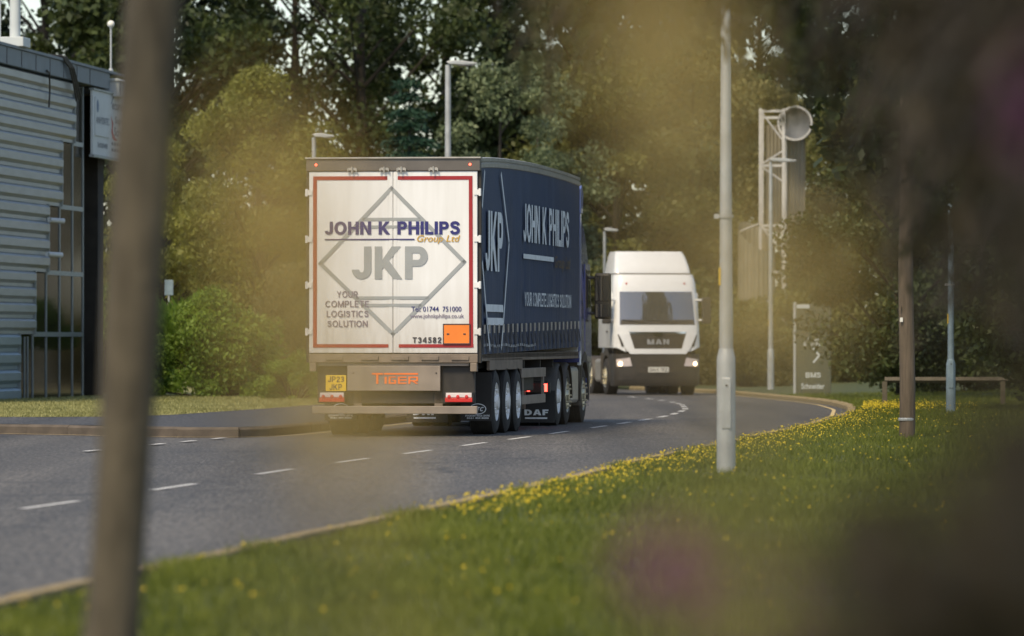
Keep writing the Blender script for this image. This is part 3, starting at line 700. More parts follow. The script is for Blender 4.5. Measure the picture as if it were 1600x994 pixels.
# frame rails, axles, wheels
for s in (-1, 1): MB().box(s*.5-.06, s*.5+.06, .2, 12.9, .85, 1.12).build('frame_rail', 'chassis_black', trailer)
for t in (2.2, 3.55, 4.9):
    MB().tube([(-1.0, t, .5), (1.0, t, .5)], .075, 10).build('axle', 'chassis_black', trailer, smooth=True)
    for s in (-1, 1): wheel(trailer, s*1.075, t, .5, .385, 'rim_white', s, .04)
for i, t in enumerate((6.2, 8.4, 10.2)): MB().box(-1.2, 1.2, t-.05, t+.05, .98, 1.115).build('cross_member', 'chassis_black', trailer)
for s in (-1, 1):
    flap(trailer, min(s*.8, s*1.27), max(s*.8, s*1.27), 1.55, .22, .95)
    fl = rp(-1.543)
    xc = s*1.04+.02
    ring = []
    for k_ in range(32):
        a0 = 2*math.pi*k_/32; a1 = 2*math.pi*(k_+1)/32
        ring.append([(xc+.115*math.cos(a0), .4+.07*math.sin(a0)), (xc+.115*math.cos(a1), .4+.07*math.sin(a1)), (xc+.128*math.cos(a1), .4+.082*math.sin(a1)), (xc+.128*math.cos(a0), .4+.082*math.sin(a0))])
    poly_print(ring, 'curtain_print', trailer, fl, 'flap_ring')
    block('STC', 'curtain_print', trailer, fl, xc-.085, xc+.08, .365, .43, .24, .1, shear=.25)
    lettering('STOCKPORT TRUCK CENTRE', 'curtain_print', trailer, fl, xc-.19, xc+.18, .285, .312, .02)
    lettering('0161 404 8000', 'curtain_print', trailer, fl, xc-.165, xc+.165, .25, .277, .02)
    # side guard: two rails, end posts, and the long skirt beam above the wheels
    x0, x1 = sorted((s*1.2, s*1.25))
    MB().box(x0, x1, 5.5, 8.75, .84, .99).build('side_guard_rail', 'steel_panel', trailer, bevel=.006)
    MB().box(x0, x1, 5.5, 8.7, .42, .56).build('side_guard_rail', 'steel_panel', trailer, bevel=.006)
    MB().box(x0+.005, x1-.005, 8.45, 8.55, .56, .84).build('side_guard_post', 'steel_panel', trailer)
    MB().box(x0+.005, x1-.005, 5.65, 5.75, .56, .84).build('side_guard_post', 'steel_panel', trailer)
    MB().box(x0, x1, 1.5, 5.6, .98, 1.16).build('pallet_carrier', 'steel_dusty', trailer, bevel=.008)
    MB().box(x0, x1, .2, L_T-.1, 1.165, 1.235).build('side_rail', 'steel_dusty', trailer)
    for k_ in range(3):                                   # wheel mudguards
        t = (2.2, 3.55, 4.9)[k_]; b = MB(); vs_ = []; m_ = 10
        for j in range(m_+1):
            a = R(15)+R(150)*j/m_
            for xx in (s*.86, s*1.26):
                vs_.append((xx, t+.58*math.cos(a), .5+.5*math.sin(a)))
        b.add(vs_, [(2*j, 2*j+1, 2*j+3, 2*j+2) for j in range(m_)])
        b.build('mudguard', 'chassis_black', trailer, smooth=True)
    MB().box(s*.75-.05, s*.75+.05, 9.6, 9.72, .3, 1.1).build('landing_leg', 'steel_dusty', trailer)
MB().box(.5, 1.15, 6.4, 7.9, .62, .98).build('tool_box', 'chassis_black', trailer, bevel=.02)

# ------------------------------------------------------------------ tractor units
def cab_surface(cfg):
    """front surface y(x, z) of a cab, bowed in plan with rounded corners, raked by height"""
    zs, ys, hs = cfg['z'], cfg['yf'], cfg['hw']
    def S(x, z):
        h = float(np.interp(z, zs, hs)); y = float(np.interp(z, zs, ys)); r = cfg['r']; ax = min(abs(x), h-1e-4)
        y -= cfg['bow']*(ax/h)**2
        if ax > h-r: y -= r-math.sqrt(max(r*r-(ax-(h-r))**2, 0))
        return y
    return S
def cab_shell(cfg, yb, zlevels, name, m, parent, top=True):
    S = cab_surface(cfg); b = MB(); vs_ = []; nfr = 24; rows = []
    for z in zlevels:
        h = float(np.interp(z, cfg['z'], cfg['hw']))
        xs_ = [-h*math.cos(math.pi*i/nfr) for i in range(nfr+1)]
        row = [(-h, yb, z)]+[(x, S(x, z), z) for x in xs_]+[(h, yb, z)]
        rows.append(row); vs_ += row
    n_ = len(rows[0]); fs = []
    for j in range(len(rows)-1):
        for i in range(n_): a = j*n_+i; c = j*n_+(i+1) % n_; fs.append((a, c, c+n_, a+n_))
    if top: fs.append(tuple((len(rows)-1)*n_+i for i in range(n_)))
    fs.append(tuple(range(n_))[::-1])
    b.add(vs_, fs)
    return b.build(name, m, parent, smooth=True), S
def tractor(name, label, loc, rz, paint, paint2, rim, axles=(.9, 2.2, 4.67)):
    t = thing(name, label, 'truck', loc, rz)
    for s in (-1, 1): MB().box(s*.4-.05, s*.4+.05, 0, 5.2, .72, 1.0).build('frame_rail', 'chassis_black', t)
    for y in (0.02, 1.5, 3.3): MB().box(-.4, .4, y, y+.1, .75, .97).build('cross_member', 'chassis_black', t)
    MB().box(-.45, .45, .75, 1.6, 1.0, 1.1).build('coupling_plate', 'chassis_black', t, bevel=.02)
    for i, y in enumerate(axles):
        MB().tube([(-1.0, y, .5), (1.0, y, .5)], .08, 8).build('axle', 'chassis_black', t, smooth=True)
        for s in (-1, 1):
            wheel(t, s*1.07, y, .5, .31, 'rim_white' if i == 0 else rim, s, .1 if i == 0 else -.0)
            if i == 0: wheel(t, s*.73, y, .5, .3, 'chassis_black', s, .1, False)
    for s in (-1, 1):
        for i, y in enumerate(axles[:2]):
            b = MB(); vs_ = []; m_ = 12
            for j in range(m_+1):
                a = R(-5)+R(190)*j/m_
                vs_ += [(s*.6, y+.575*math.cos(a), .5+.56*math.sin(a)), (s*1.2, y+.575*math.cos(a), .5+.56*math.sin(a)), (s*1.25, y+.54*math.cos(a), .5+.52*math.sin(a))]
            b.add(vs_, [(3*j+k_, 3*j+k_+1, 3*j+k_+4, 3*j+k_+3) for j in range(m_) for k_ in range(2)])
            b.build('fender', 'plastic_brown', t, smooth=True)
        x0, x1 = sorted((s*.62, s*1.22))
        MB().box(x0, x1, 2.9, 3.95, .35, .98).build('fuel_tank', 'alu' , t, bevel=.07)
        MB().box(min(s*1.0, s*1.24), max(s*1.0, s*1.24), 3.98, 4.1, .3, 1.15).build('step_panel', 'plastic_brown', t, bevel=.02)
    return t

# --- blue tractor pulling the trailer
fwd = Vector((math.sin(TH), math.cos(TH), 0))
blue = tractor('tractor_unit', 'blue tractor unit coupled in front of the curtain-sided trailer', TO+fwd*9.9, -TH, 'cab_blue', 'cab_blue_light', 'rim_gold')
cfgB = dict(z=[.4, 1.1, 2.0, 3.0, 3.5, 4.02], yf=[6.1, 6.12, 6.08, 5.85, 5.6, 4.9], hw=[1.22, 1.245, 1.24, 1.2, 1.14, 1.02], r=.25, bow=.1)
cabB, SB = cab_shell(cfgB, 3.85, [1.05, 1.2, 1.6, 2.0, 2.4, 2.8, 3.1, 3.4, 3.6, 3.8, 3.95], 'cab', 'cab_blue', blue)
MB().patch([(-1.08, 1.95), (1.08, 1.95), (1.02, 2.85), (-1.02, 2.85)], SB, .012).build('windscreen', 'windscreen', blue, smooth=True)
MB().patch([(-.95, .85), (.95, .85), (1.0, 1.7), (-1.0, 1.7)], SB, .014).build('grille', 'plastic_dark', blue, smooth=True)
cfgBb = dict(cfgB); cab_shell(dict(z=[.25, 1.05], yf=[6.12, 6.16], hw=[1.2, 1.24], r=.25, bow=.12), 5.2, [.28, .4, .8, 1.04], 'bumper', 'cab_blue', blue)
for s in (-1, 1):
    x0 = s*1.243
    dr = MB().prism([(4.75, 1.15), (5.75, 1.15), (5.72, 1.95), (5.5, 2.75), (4.75, 2.75)], 'x', x0-s*.02, x0+s*.006).build('door', 'cab_blue', blue)
    MB().prism([(4.85, 2.0), (5.6, 2.0), (5.42, 2.65), (4.85, 2.65)], 'x', x0+s*.007, x0+s*.012).build('side_window', 'glass_dark', dr)
    MB().box(min(x0+s*.007, x0+s*.03), max(x0+s*.007, x0+s*.03), 4.85, 5.05, 1.75, 1.79).build('handle', 'plastic_dark', dr)
    # side collar and roof deflector ears behind the cab
    MB().prism([(3.76, 1.25), (4.0, 1.25), (4.0, 3.9), (3.86, 3.9), (3.8, 3.3), (3.75, 2.6)], 'x', s*1.235, s*1.265).build('side_deflector', 'cab_blue_light', blue, bevel=.008)
    MB().prism([(3.78, 3.6), (4.1, 3.6), (4.2, 3.95), (3.95, 4.1), (3.8, 4.02)], 'x', s*1.15, s*1.28).build('roof_deflector', 'cab_blue_light', blue, bevel=.02)
    # mirrors
    mr = MB().box(min(s*1.32, s*1.6), max(s*1.32, s*1.6), 5.56, 5.73, 1.8, 2.6).build('mirror', 'plastic_dark', blue, bevel=.04)
    MB().box(min(s*1.345, s*1.575), max(s*1.345, s*1.575), 5.545, 5.559, 2.12, 2.55).build('mirror_glass', 'glass_dark', mr)  # reflected vegetation put into the colour: dark glass instead of a mirror
    MB().box(min(s*1.345, s*1.575), max(s*1.345, s*1.575), 5.545, 5.559, 1.84, 2.06).build('mirror_glass', 'glass_dark', mr)
    for z in (1.9, 2.52): MB().tube([(s*1.2, 5.6, z), (s*1.38, 5.65, z)], .025, 6).build('mirror_arm', 'plastic_dark', blue)
    # front wheel arch with bright leading edge
    b = MB(); vs_ = []; m_ = 14
    for j in range(m_+1):
        a = R(-10)+R(200)*j/m_
        vs_ += [(s*.85, 4.67+.6*math.cos(a), .5+.6*math.sin(a)), (s*1.25, 4.67+.6*math.cos(a), .5+.6*math.sin(a)), (s*1.25, 4.67+.72*math.cos(a), .5+.74*math.sin(a))]
    b.add(vs_, [(3*j+k_, 3*j+k_+1, 3*j+k_+4, 3*j+k_+3) for j in range(m_) for k_ in range(2)])
    b.build('wheel_arch', 'plastic_dark', blue, smooth=True)
    MB().prism([(3.9, 1.0), (4.02, 1.0), (4.05, 1.3), (3.93, 1.3)], 'x', s*1.2, s*1.262).build('side_marker_panel', 'cab_white', blue, bevel=.01)
    # tail lights: dark housing with two lit hooks
    x0, x1 = sorted((s*.74, s*1.2))
    tl = MB().box(x0, x1, -.12, -.02, .56, .74).build('tail_light', 'plastic_dark', blue, bevel=.02)
    for xx, m_s in ((s*.84, -1), (s*1.13, 1)):
        b = MB().box(xx-.022, xx+.022, -.135, -.12, .585, .715); q0, q1 = sorted((xx-m_s*s*.022, xx-m_s*s*.075)); b.box(q0, q1, -.135, -.12, .685, .715)
        b.build('lit_lamp', 'lamp_red_on', tl)
    flap(blue, min(s*.55, s*1.24), max(s*.55, s*1.24), 0.25, .07, .6)
    block('DAF', 'curtain_print', blue, rp(-.240), s*.93-.2, s*.93+.2, .19, .285, .26, .12)
    poly_print([[(s*.93-.19, .13), (s*.93+.18, .13), (s*.93+.18, .155), (s*.93-.19, .155)]], 'curtain_print', blue, rp(-.240), 'flap_bar')
MB().box(-1.15, 1.15, -.05, .05, .56, .76).build('light_beam', 'chassis_black', blue)

# --- white tractor coming the other way
WX, WY = 3.98, 155.0
ang = R(8.5)                     # its nose points to (sin a, -cos a)
wf = Vector((math.sin(ang), -math.cos(ang), 0))
WZ = float(gz(WY))
white = tractor('tractor_unit', 'white tractor unit with roof fairing and lit headlamps driving towards the camera', Vector((WX, WY, WZ))-wf*6.1, math.pi+ang, 'cab_white', 'cab_white', 'rim_gold')
cfgW = dict(z=[.2, 1.1, 1.9, 2.8, 3.1, 3.3], yf=[6.1, 6.12, 6.08, 5.82, 5.72, 5.6], hw=[1.19, 1.2, 1.19, 1.16, 1.14, 1.1], r=.2, bow=.1)
cabW, SW = cab_shell(cfgW, 3.75, [1.3, 1.5, 1.9, 2.3, 2.7, 2.9, 3.1, 3.22, 3.3], 'cab', 'cab_white', white)
cfgF = dict(z=[3.33, 3.45, 3.8, 3.93], yf=[5.3, 5.25, 4.95, 4.75], hw=[1.06, 1.05, .98, .93], r=.1, bow=.05)
cab_shell(cfgF, 3.7, [3.335, 3.42, 3.55, 3.7, 3.82, 3.9, 3.94], 'roof_fairing', 'cab_white', white)
cab_shell(dict(z=[3.3, 3.335], yf=[5.5, 5.5], hw=[1.07, 1.07], r=.2, bow=.1), 3.75, [3.3, 3.335], 'roof_seam', 'plastic_dark', white, False)
wsn = MB().patch([(-1.04, 1.92), (1.04, 1.92), (1.0, 2.83), (-1.0, 2.83)], SW, .012, 16, 5).build('windscreen', 'windscreen', white, smooth=True)
MB().patch([(-1.02, 1.925), (1.02, 1.925), (1.0, 2.06), (-1.0, 2.06)], SW, .016, 16, 1).build('wiper_cowl', 'plastic_dark', wsn, smooth=True)
for x0, x1 in ((-.5, .3), (.35, .95)):
    MB().tube([(x0, SW(x0, 1.98)+.03, 1.98), (x1, SW(x1, 2.06)+.03, 2.06)], .012, 5).build('wiper', 'plastic_dark', wsn)
# white nose below the screen: band plus V
MB().patch([(-1.1, 1.66), (1.1, 1.66), (1.1, 1.92), (-1.1, 1.92)], SW, .02, 16, 3).build('nose_panel', 'cab_white', white, smooth=True)
MB().patch([(-.78, 1.13), (.78, 1.13), (.86, 1.27), (-.86, 1.27)], SW, .06, 14, 2).build('nose_panel', 'cab_white', white, smooth=True)
for s in (-1, 1):
    c4 = [(s*.64, 1.22), (s*.86, 1.2), (s*1.08, 1.68), (s*.78, 1.68)]
    if s < 0: c4 = [c4[1], c4[0], c4[3], c4[2]]
    MB().patch(c4, SW, .05, 6, 6).build('nose_panel', 'cab_white', white, smooth=True)
    c4 = [(s*.94, 1.33), (s*1.0, 1.33), (s*1.1, 1.66), (s*1.03, 1.66)]
    if s < 0: c4 = [c4[1], c4[0], c4[3], c4[2]]
    MB().patch(c4, SW, .034, 2, 4).build('air_slot', 'plastic_dark', white)
    c4 = [(s*.88, 1.18), (s*1.19, 1.33), (s*1.19, 1.66), (s*1.0, 1.66)]
    if s < 0: c4 = [c4[1], c4[0], c4[3], c4[2]]
    MB().patch(c4, SW, .016, 4, 4).build('corner_panel', 'cab_white', white, smooth=True)
gr = MB().patch([(-.65, 1.25), (.65, 1.25), (.78, 1.69), (-.78, 1.69)], SW, .022, 12, 4).build('grille', 'plastic_brown', white, smooth=True)
for k_ in range(5):
    z = 1.3+.08*k_; xw = .62+.025*k_
    MB().patch([(-xw, z), (xw, z), (xw+.005, z+.02), (-xw-.005, z+.02)], SW, .03, 10, 1, .008).build('grille_bar', 'plastic_dark', gr)
wfront = lambda u, v: (-u, SW(u, v)+.046, v)         # seen from the front the lettering runs the other way
block('MAN', 'alu_bright', gr, lambda u, v: (-u, SW(u, v)+.042, v), -.3, .3, 1.39, 1.53, .27, .18, sgn=1, label='silver MAN lettering on the grille')
MB().patch([(-.74, 1.68), (.74, 1.68), (.8, 1.735), (-.8, 1.735)], SW, .034, 12, 1).build('chrome_strip', 'chrome', gr, smooth=True)
b = MB(); sy = SW(0, 1.66)+.045
b.prism([(-.12, 1.63), (-.02, 1.61), (.1, 1.64), (.13, 1.69), (.04, 1.72), (-.02, 1.69), (-.08, 1.72), (-.13, 1.68)], 'y', sy, sy+.012).build('emblem', 'chrome', gr)
# bumper, headlamps, plate
cfgU = dict(z=[.2, .35, 1.35], yf=[6.08, 6.17, 6.15], hw=[1.16, 1.19, 1.2], r=.22, bow=.12)
bp_, SU = cab_shell(cfgU, 5.25, [.25, .36, .6, .9, 1.08, 1.13], 'bumper', 'plastic_dark', white)
MB().patch([(-.6, .55), (.6, .55), (.7, 1.1), (-.7, 1.1)], SU, .012, 12, 3).build('lower_grille', 'plastic_dark', bp_, smooth=True)
for k_ in range(3): MB().patch([(-.55, .62+.16*k_), (.55, .62+.16*k_), (.56, .65+.16*k_), (-.56, .65+.16*k_)], SU, .025, 8, 1, .01).build('grille_bar', 'plastic_brown', bp_)
for s in (-1, 1):
    c4 = [(s*.72, .8), (s*1.12, .78), (s*1.14, .98), (s*.78, 1.03)]
    if s < 0: c4 = [c4[1], c4[0], c4[3], c4[2]]
    hl = MB().patch(c4, SU, .015, 6, 3).build('headlamp', 'lens_clear', white, smooth=True)
    lx = s*1.03; MB().lathe([(0, .06), (.02, .055), (.028, .001)], (lx, SU(lx, .86)+.012, .86), 'y', 14).build('lit_lamp', 'lamp_warm_on', hl)
    MB().patch([(min(s*.7, s*1.1), .42), (max(s*.7, s*1.1), .42), (max(s*.7, s*1.1), .5), (min(s*.7, s*1.1), .5)], SU, .012, 6, 1).build('fog_slot', 'chassis_black', white)
np_ = MB().patch([(-.28, .63), (.28, .63), (.28, .77), (-.28, .77)], SU, .045, 4, 1).build('number_plate', 'plate_white', white)
V, F = text_geo('DA15 TKZ', .02); b = MB(); b.add([(-(-.25+.5*u), SU(0, .7)+.05-.0, .655+.09*v) for u, v in V], F); b.build('lettering', 'print_dark', np_)
for s in (-1, 1):
    x0 = s*1.19
    dr = MB().prism([(4.7, 1.35), (5.75, 1.35), (5.72, 1.95), (5.52, 2.8), (4.7, 2.8)], 'x', x0-s*.03, x0+s*.012).build('door', 'cab_white', white)
    MB().prism([(4.8, 2.0), (5.62, 2.0), (5.45, 2.72), (4.8, 2.72)], 'x', x0+s*.013, x0+s*.018).build('side_window', 'glass_dark', dr)
    MB().box(min(x0+s*.013, x0+s*.035), max(x0+s*.013, x0+s*.035), 4.8, 5.0, 1.72, 1.76).build('handle', 'plastic_dark', dr)
    mr = MB().box(min(s*1.26, s*1.5), max(s*1.26, s*1.5), 5.75, 5.95, 1.95, 2.68).build('mirror', 'plastic_dark', white, bevel=.04)
    MB().box(min(s*1.28, s*1.48), max(s*1.28, s*1.48), 5.735, 5.749, 2.0, 2.62).build('mirror_glass', 'chrome', mr)
    for z in (2.05, 2.6): MB().tube([(s*1.1, 5.7, z), (s*1.3, 5.85, z)], .03, 6).build('mirror_arm', 'cab_white', white)
    MB().prism([(3.3, 1.3), (3.75, 1.3), (3.75, 3.3), (3.4, 3.3)], 'x', s*1.16, s*1.185).build('side_deflector', 'cab_white', white)
    MB().lathe([(0, .03), (.012, .025), (.014, .001)], (s*.8, SW(s*.8, 3.05)+.005, 3.05), 'y', 8).build('roof_marker', 'lens_red', white)
    b = MB(); vs_ = []; m_ = 14
    for j in range(m_+1):
        a = R(-10)+R(200)*j/m_
        vs_ += [(s*.85, 4.67+.6*math.cos(a), .5+.6*math.sin(a)), (s*1.2, 4.67+.6*math.cos(a), .5+.6*math.sin(a)), (s*1.2, 4.67+.78*math.cos(a), .5+.8*math.sin(a))]
    b.add(vs_, [(3*j+k_, 3*j+k_+1, 3*j+k_+4, 3*j+k_+3) for j in range(m_) for k_ in range(2)])
    b.build('wheel_arch', 'plastic_brown', white, smooth=True)
MB().box(-1.1, 1.1, 3.75, 5.3, 1.1, 1.3).build('cab_floor', 'plastic_dark', white)

# ------------------------------------------------------------------ industrial building on the left
def bx(Y): return -10.62+(Y-118)*.1064                      # x of the wall plane at depth Y
def by(px): return 206000/(1745.8-px)
wd = Vector((.1064, 1, 0)).normalized(); BR = -math.atan2(.1064, 1)
bld = thing('industrial_building', 'grey corrugated metal building with stepped glazing beside the lawn', 'building', (bx(118), 118, 0), BR)
KL = math.hypot(1, .1064)
def bt(px): return (by(px)-118)*KL                           # distance along the wall from its origin
steps = [(0.05, 1.55, bt(28)), (1.55, 2.89, bt(52)), (2.89, 4.35, bt(73)), (4.35, 5.79, bt(94)), (5.79, 7.14, bt(114))]
for z0, z1, te in steps:
    n = 4; h = (z1-z0)/n
    for k in range(n):
        a = z0+h*k
        # trapezoid rib, its upper slope catches the light; outward is +x
        prof = [(-.03, a), (.0, a+.004), (.0, a+h*.22), (.075, a+h*.42), (.075, a+h*.84), (.0, a+h*.985), (-.03, a+h-.002)]
        b = MB(); t0, t1 = -9, te
        vs_ = [(p, t0, z) for p, z in prof]+[(p, t1, z) for p, z in prof]; m = len(prof)
        b.add(vs_, [(i, i+1, i+1+m, i+m) for i in range(m-1)]+[tuple(range(m)), tuple(range(m, 2*m))])
        b.build('cladding_plank', 'cladding_low' if z0 < 1 else 'cladding', bld)
tE = bt(131)
# end trims of each step
for i, (z0, z1, te) in enumerate(steps):
    MB().box(-.04, .06, te, te+.04, z0, z1+.02).build('edge_trim', 'frame_grey', bld)
# glazing: panes between mullions and transoms
cols = [bt(x) for x in (28, 52, 73, 94, 114, 131)]
zl = [.05, 1.55, 2.89, 4.35, 5.79, 7.1]
for r in range(5):
    for c in range(5):
        if c < r: continue
        t0, t1 = cols[c]+.05, cols[c+1]
        pane = MB().box(-.05, -.03, t0, t1, zl[r]+.04, zl[r+1]-.02).build('window_pane', 'glass_building', bld)
for c in range(1, 6):
    MB().box(-.1, -.008, cols[c]-.04+(.05 if c < 5 else 0), cols[c]+.04+(.05 if c < 5 else 0), .05, zl[c]-.0 if c < 5 else 7.1).build('mullion', 'frame_grey', bld)
for r in range(1, 5):
    MB().box(-.1, .0, cols[r]+.09, tE-.04, zl[r]-.05, zl[r]+.05).build('transom', 'frame_grey', bld)
for t in (bt(33), bt(40), bt(45)): MB().box(-.1, -.01, t-.04, t+.04, .05, 1.5).build('door_stile', 'frame_grey', bld)
MB().box(-.1, .05, cols[0]+.05, tE+.04, -.05, .05).build('plinth', 'frame_grey', bld)
# body, fascia, canopy over the corner recess
MB().box(-14, -.11, -9, tE, -.1, 7.14).build('wall', 'dark_brick', bld)
MB().box(-.16, .14, -9, bt(162), 7.15, 7.52).build('fascia', 'fascia', bld, bevel=.01)
for k in range(12): MB().box(.141, .15, -8+k*1.6-.01, -8+k*1.6+.01, 7.16, 7.5).build('fascia_joint', 'print_dark', bld)
MB().box(-14, .18, -9, bt(185), 7.52, 7.58).build('roof', 'fascia', bld)
MB().box(-14, -.17, tE, bt(182), 7.0, 7.51).build('canopy', 'dark_brick', bld)
MB().box(-.5, -.15, bt(163), bt(172), -.1, 7.0).build('column', 'dark_brick', bld)
MB().box(-14, -2.2, tE, bt(182), 4.6, 7.0).build('recess_wall', 'dark_brick', bld)
def on_wall(name, label, cat, px, z, off=0):
    t = bt(px); p = Vector((bx(118), 118, 0))+wd*t
    return thing(name, label, cat, (p.x+off, p.y, z), BR)
# corner box and lamp on the roof, flue
o = on_wall('wall_box', 'white weatherproof box at the roof corner of the building', 'box', 165, 7.0)
MB().box(-.05, .32, 0, 1.05, 0, .36).build('case', 'sign_white', o, bevel=.02)
MB().prism([(-.09, .36), (.36, .36), (.28, .42), (-.01, .42)], 'y', -.04, 1.09).build('lid', 'sign_white', o)
MB().box(.32, .325, .15, .2, .03, .33).build('seam', 'sign_text', o)
o = on_wall('roof_lamp', 'globe lamp on a thin pole above the building corner', 'lamp', 166.5, 7.58)
MB().tube([(.1, 0, 0), (.1, 0, 1.02)], .022, 8).build('pole', 'galv', o)
MB().lathe([(0, .06), (.06, .05), (.08, .02)], (.1, 0, 0), 'z', 10).build('foot', 'galv', o)
b = MB(); b.lathe([(-.085*math.cos(math.pi*i/10), max(.085*math.sin(math.pi*i/10), .001)) for i in range(11)], (.1, 0, 1.09), 'z', 16); b.build('globe', 'plate_white', o, smooth=True)
MB().lathe([(0, .03), (.03, .035), (.05, .03)], (.1, 0, .98), 'z', 10).build('collar', 'galv', o)
o = on_wall('flue_pipe', 'white flue pipe on a square base on the roof', 'flue', 22, 7.58, .02)
MB().box(-.25, .25, -.4, .4, 0, .2).build('base', 'sign_white', o, bevel=.01)
MB().tube([(0, 0, .2), (0, 0, 2.4)], .115, 16).build('pipe', 'sign_white', o, smooth=True)
MB().tube([(-.3, -.1, .2), (-.3, -.1, .9), (-.28, -.1, 2.2)], .02, 6).build('conduit', 'galv', o)
MB().lathe([(0, .115), (0, .13), (.05, .13), (.05, .115)], (0, 0, 1.2), 'z', 16).build('band', 'galv', o)
o = on_wall('hanging_cable', 'loop of dark cables hanging over the roof edge of the building', 'cable', 80, 7.5)
b = MB()
for k in range(3):
    d = k*.25; b.tube([(-.1, d, .12), (.17, .3+d, .12), (.22, 1.0+d, -.1), (.2, 1.6+d, -.45), (.19, 2.0+d, -.8+.06*k)], .024, 6)
b.build('cable_loop', 'plastic_dark', o)
MB().tube([(.17, -1.4, -.28), (.17, -1.1, -.32), (.14, -.9, -.7), (.12, -.9, -1.05)], .02, 6).build('cable_tail', 'plastic_dark', o)
for px, z, lb in ((66, 3.28, 'white security camera low on the corrugated wall'), (69, 4.02, 'small white lamp on the corrugated wall above the security camera')):
    o = on_wall('security_camera', lb, 'camera', px, z, .08)
    MB().box(0, .05, -.05, .05, -.05, .05).build('bracket', 'sign_white', o)
    MB().tube([(.05, 0, 0), (.3, .25, -.02)], [.05, .06], 10).build('housing', 'sign_white', o, smooth=True)
    MB().tube([(.3, .25, -.02), (.31, .258, -.02)], .045, 10).build('lens', 'glass_dark', o)
# sign board
sg = on_wall('sign_board', 'white company sign board under the roof corner of the building', 'sign', 134, 5.6, .1)
sL = bt(190)-bt(134); SH = 1.45
MB().box(0, .06, 0, sL, 0, SH).build('board', 'sign_white', sg, bevel=.01)
MB().box(-.02, .09, -.03, sL+.03, -.06, 0).build('lower_frame', 'frame_grey', sg)
MB().box(-.02, .09, -.03, sL+.03, SH, SH+.04).build('upper_frame', 'frame_grey', sg)
su = lambda u, v: (.064, u*sL, v*SH)
inner = MB().box(.06, .085, .04*sL, .44*sL, .3*SH, .9*SH).build('raised_panel', 'sign_white', sg)
s2 = lambda u, v: (.089, u*sL, v*SH)
ell = [(.1+.028*math.cos(2*math.pi*k/20), .76+.1*math.sin(2*math.pi*k/20)) for k in range(20)]
poly_print([ell], 'sign_blue', inner, s2, 'emblem')
lettering('ANHYDRITEC', 'sign_text', inner, s2, .06, .42, .49, .6, .01)
b = MB()
lettering('Tel: 01203 44290', 'sign_text', sg, su, .12, .4, .12, .2, .02)
poly_print([[(.5, .85), (.56, .97), (.62, .99), (.56, .93), (.52, .84)]], 'sign_blue', sg, su, 'emblem')
lettering('ecomix', 'sign_text', sg, su, .53, .92, .76, .9, .02)
poly_print([[(.5, .66), (.53, .52), (.51, .4), (.55, .3), (.62, .27), (.7, .29), (.62, .33), (.57, .38), (.555, .45), (.57, .54)]], 'sign_red', sg, su, 'emblem')
lettering('Super', 'sign_text', sg, su, .62, .92, .52, .66, .02)
lettering('Screed', 'sign_text', sg, su, .6, .94, .35, .49, .02)
for v in (.2, .1): poly_print([[(.52+.075*k, v), (.575+.075*k, v), (.575+.075*k, v+.045), (.52+.075*k, v+.045)] for k in range(5)], 'sign_text', sg, su, 'print_line')

# ------------------------------------------------------------------ lamp columns and poles
def lamp_column(label, x, y, z, height, base_h=1.2, base_r=.09, r0=.062, r1=.042, arm=.75, m='galv', sticker=True, rz=0, door=True):
    o = thing('lamp_column', label, 'lamp post', (x, y, z), rz, 'grey street lamp columns')
    b = MB().lathe([(-.3, base_r), (base_h-.08, base_r), (base_h, base_r*.97), (base_h+.09, r0*1.02)], (0, 0, 0), 'z', 20)
    b.build('base', m, o, smooth=True)
    MB().lathe([(base_h+.05, r0), (height, r1), (height+.005, .001)], (0, 0, 0), 'z', 18).build('shaft', m, o, smooth=True)
    if door:
        MB().box(-base_r*.5, base_r*.5, -base_r-.008, -base_r+.03, .45, .98).build('door', m, o, bevel=.01)
        MB().lathe([(0, .012), (-.012, .01), (-.013, .001)], (0, -base_r-.006, .9), 'y', 8).build('door_lock', 'plastic_dark', o)
    if arm:
        MB().tube([(0, 0, height-.02), (.06, 0, height+.05), (.25, 0, height+.06)], .03, 8).build('bracket', m, o, smooth=True)
        h = MB().prism([(.02, height+.02), (arm*.55, height+.0), (arm, height+.02), (arm, height+.05), (arm*.5, height+.1), (.1, height+.11), (-.04, height+.08)], 'y', -.12, .12).build('lantern', m, o, bevel=.012)
        MB().box(.25, arm-.06, -.09, .09, height-.012, height+.0).build('lens', 'lens_clear', h)
        MB().tube([(.18, 0, height+.1), (.18, 0, height+.17)], .03, 8).build('photocell', 'plastic_dark', h)
    if sticker:
        MB().box(-r0-.004, -r0+.012, -.04, .03, base_h+.75, base_h+.93).build('sticker', 'plate_yellow', o)
    b = MB().lathe([(0, r0+.006), (.03, r0+.006)], (0, 0, base_h+.75+.7), 'z', 18); b.box(-r0-.05, -r0, -.012, .012, base_h+1.44, base_h+1.49); b.build('clamp', 'galv', o)
    return o
def vh(x, y): return verge_h(x, y)
lamp_column('tall grey lamp column rising from the flowery verge', 2.22, 59, vh(2.22, 59), 6.0, 1.19, .097, .072, .04)
lamp_column('slim pale lamp column on the verge beside the totem sign', 7.5, 165, vh(7.5, 165), 6.6, 1.1, .095, .07, .045)
lamp_column('blue-grey lamp column among leaves beyond the wooden pole', 8.1, 105, vh(8.1, 105), 5.6, .9, .088, .06, .04, m='galv_blue')
lamp_column('lamp column with flat lantern rising behind the trailer roof', -1.52, 135, .1, 7.85, 1.2, .1, .085, .065, 0.7)
lamp_column('small distant lamp column left of the trailer roof', -4.88, 140, .1, 6.3, 1.2, .09, .065, .05, .5)
lamp_column('thin distant lamp column between the two trucks', 2.97, 182.5, -.1, 5.0, 1.2, .075, .055, .045, .45)
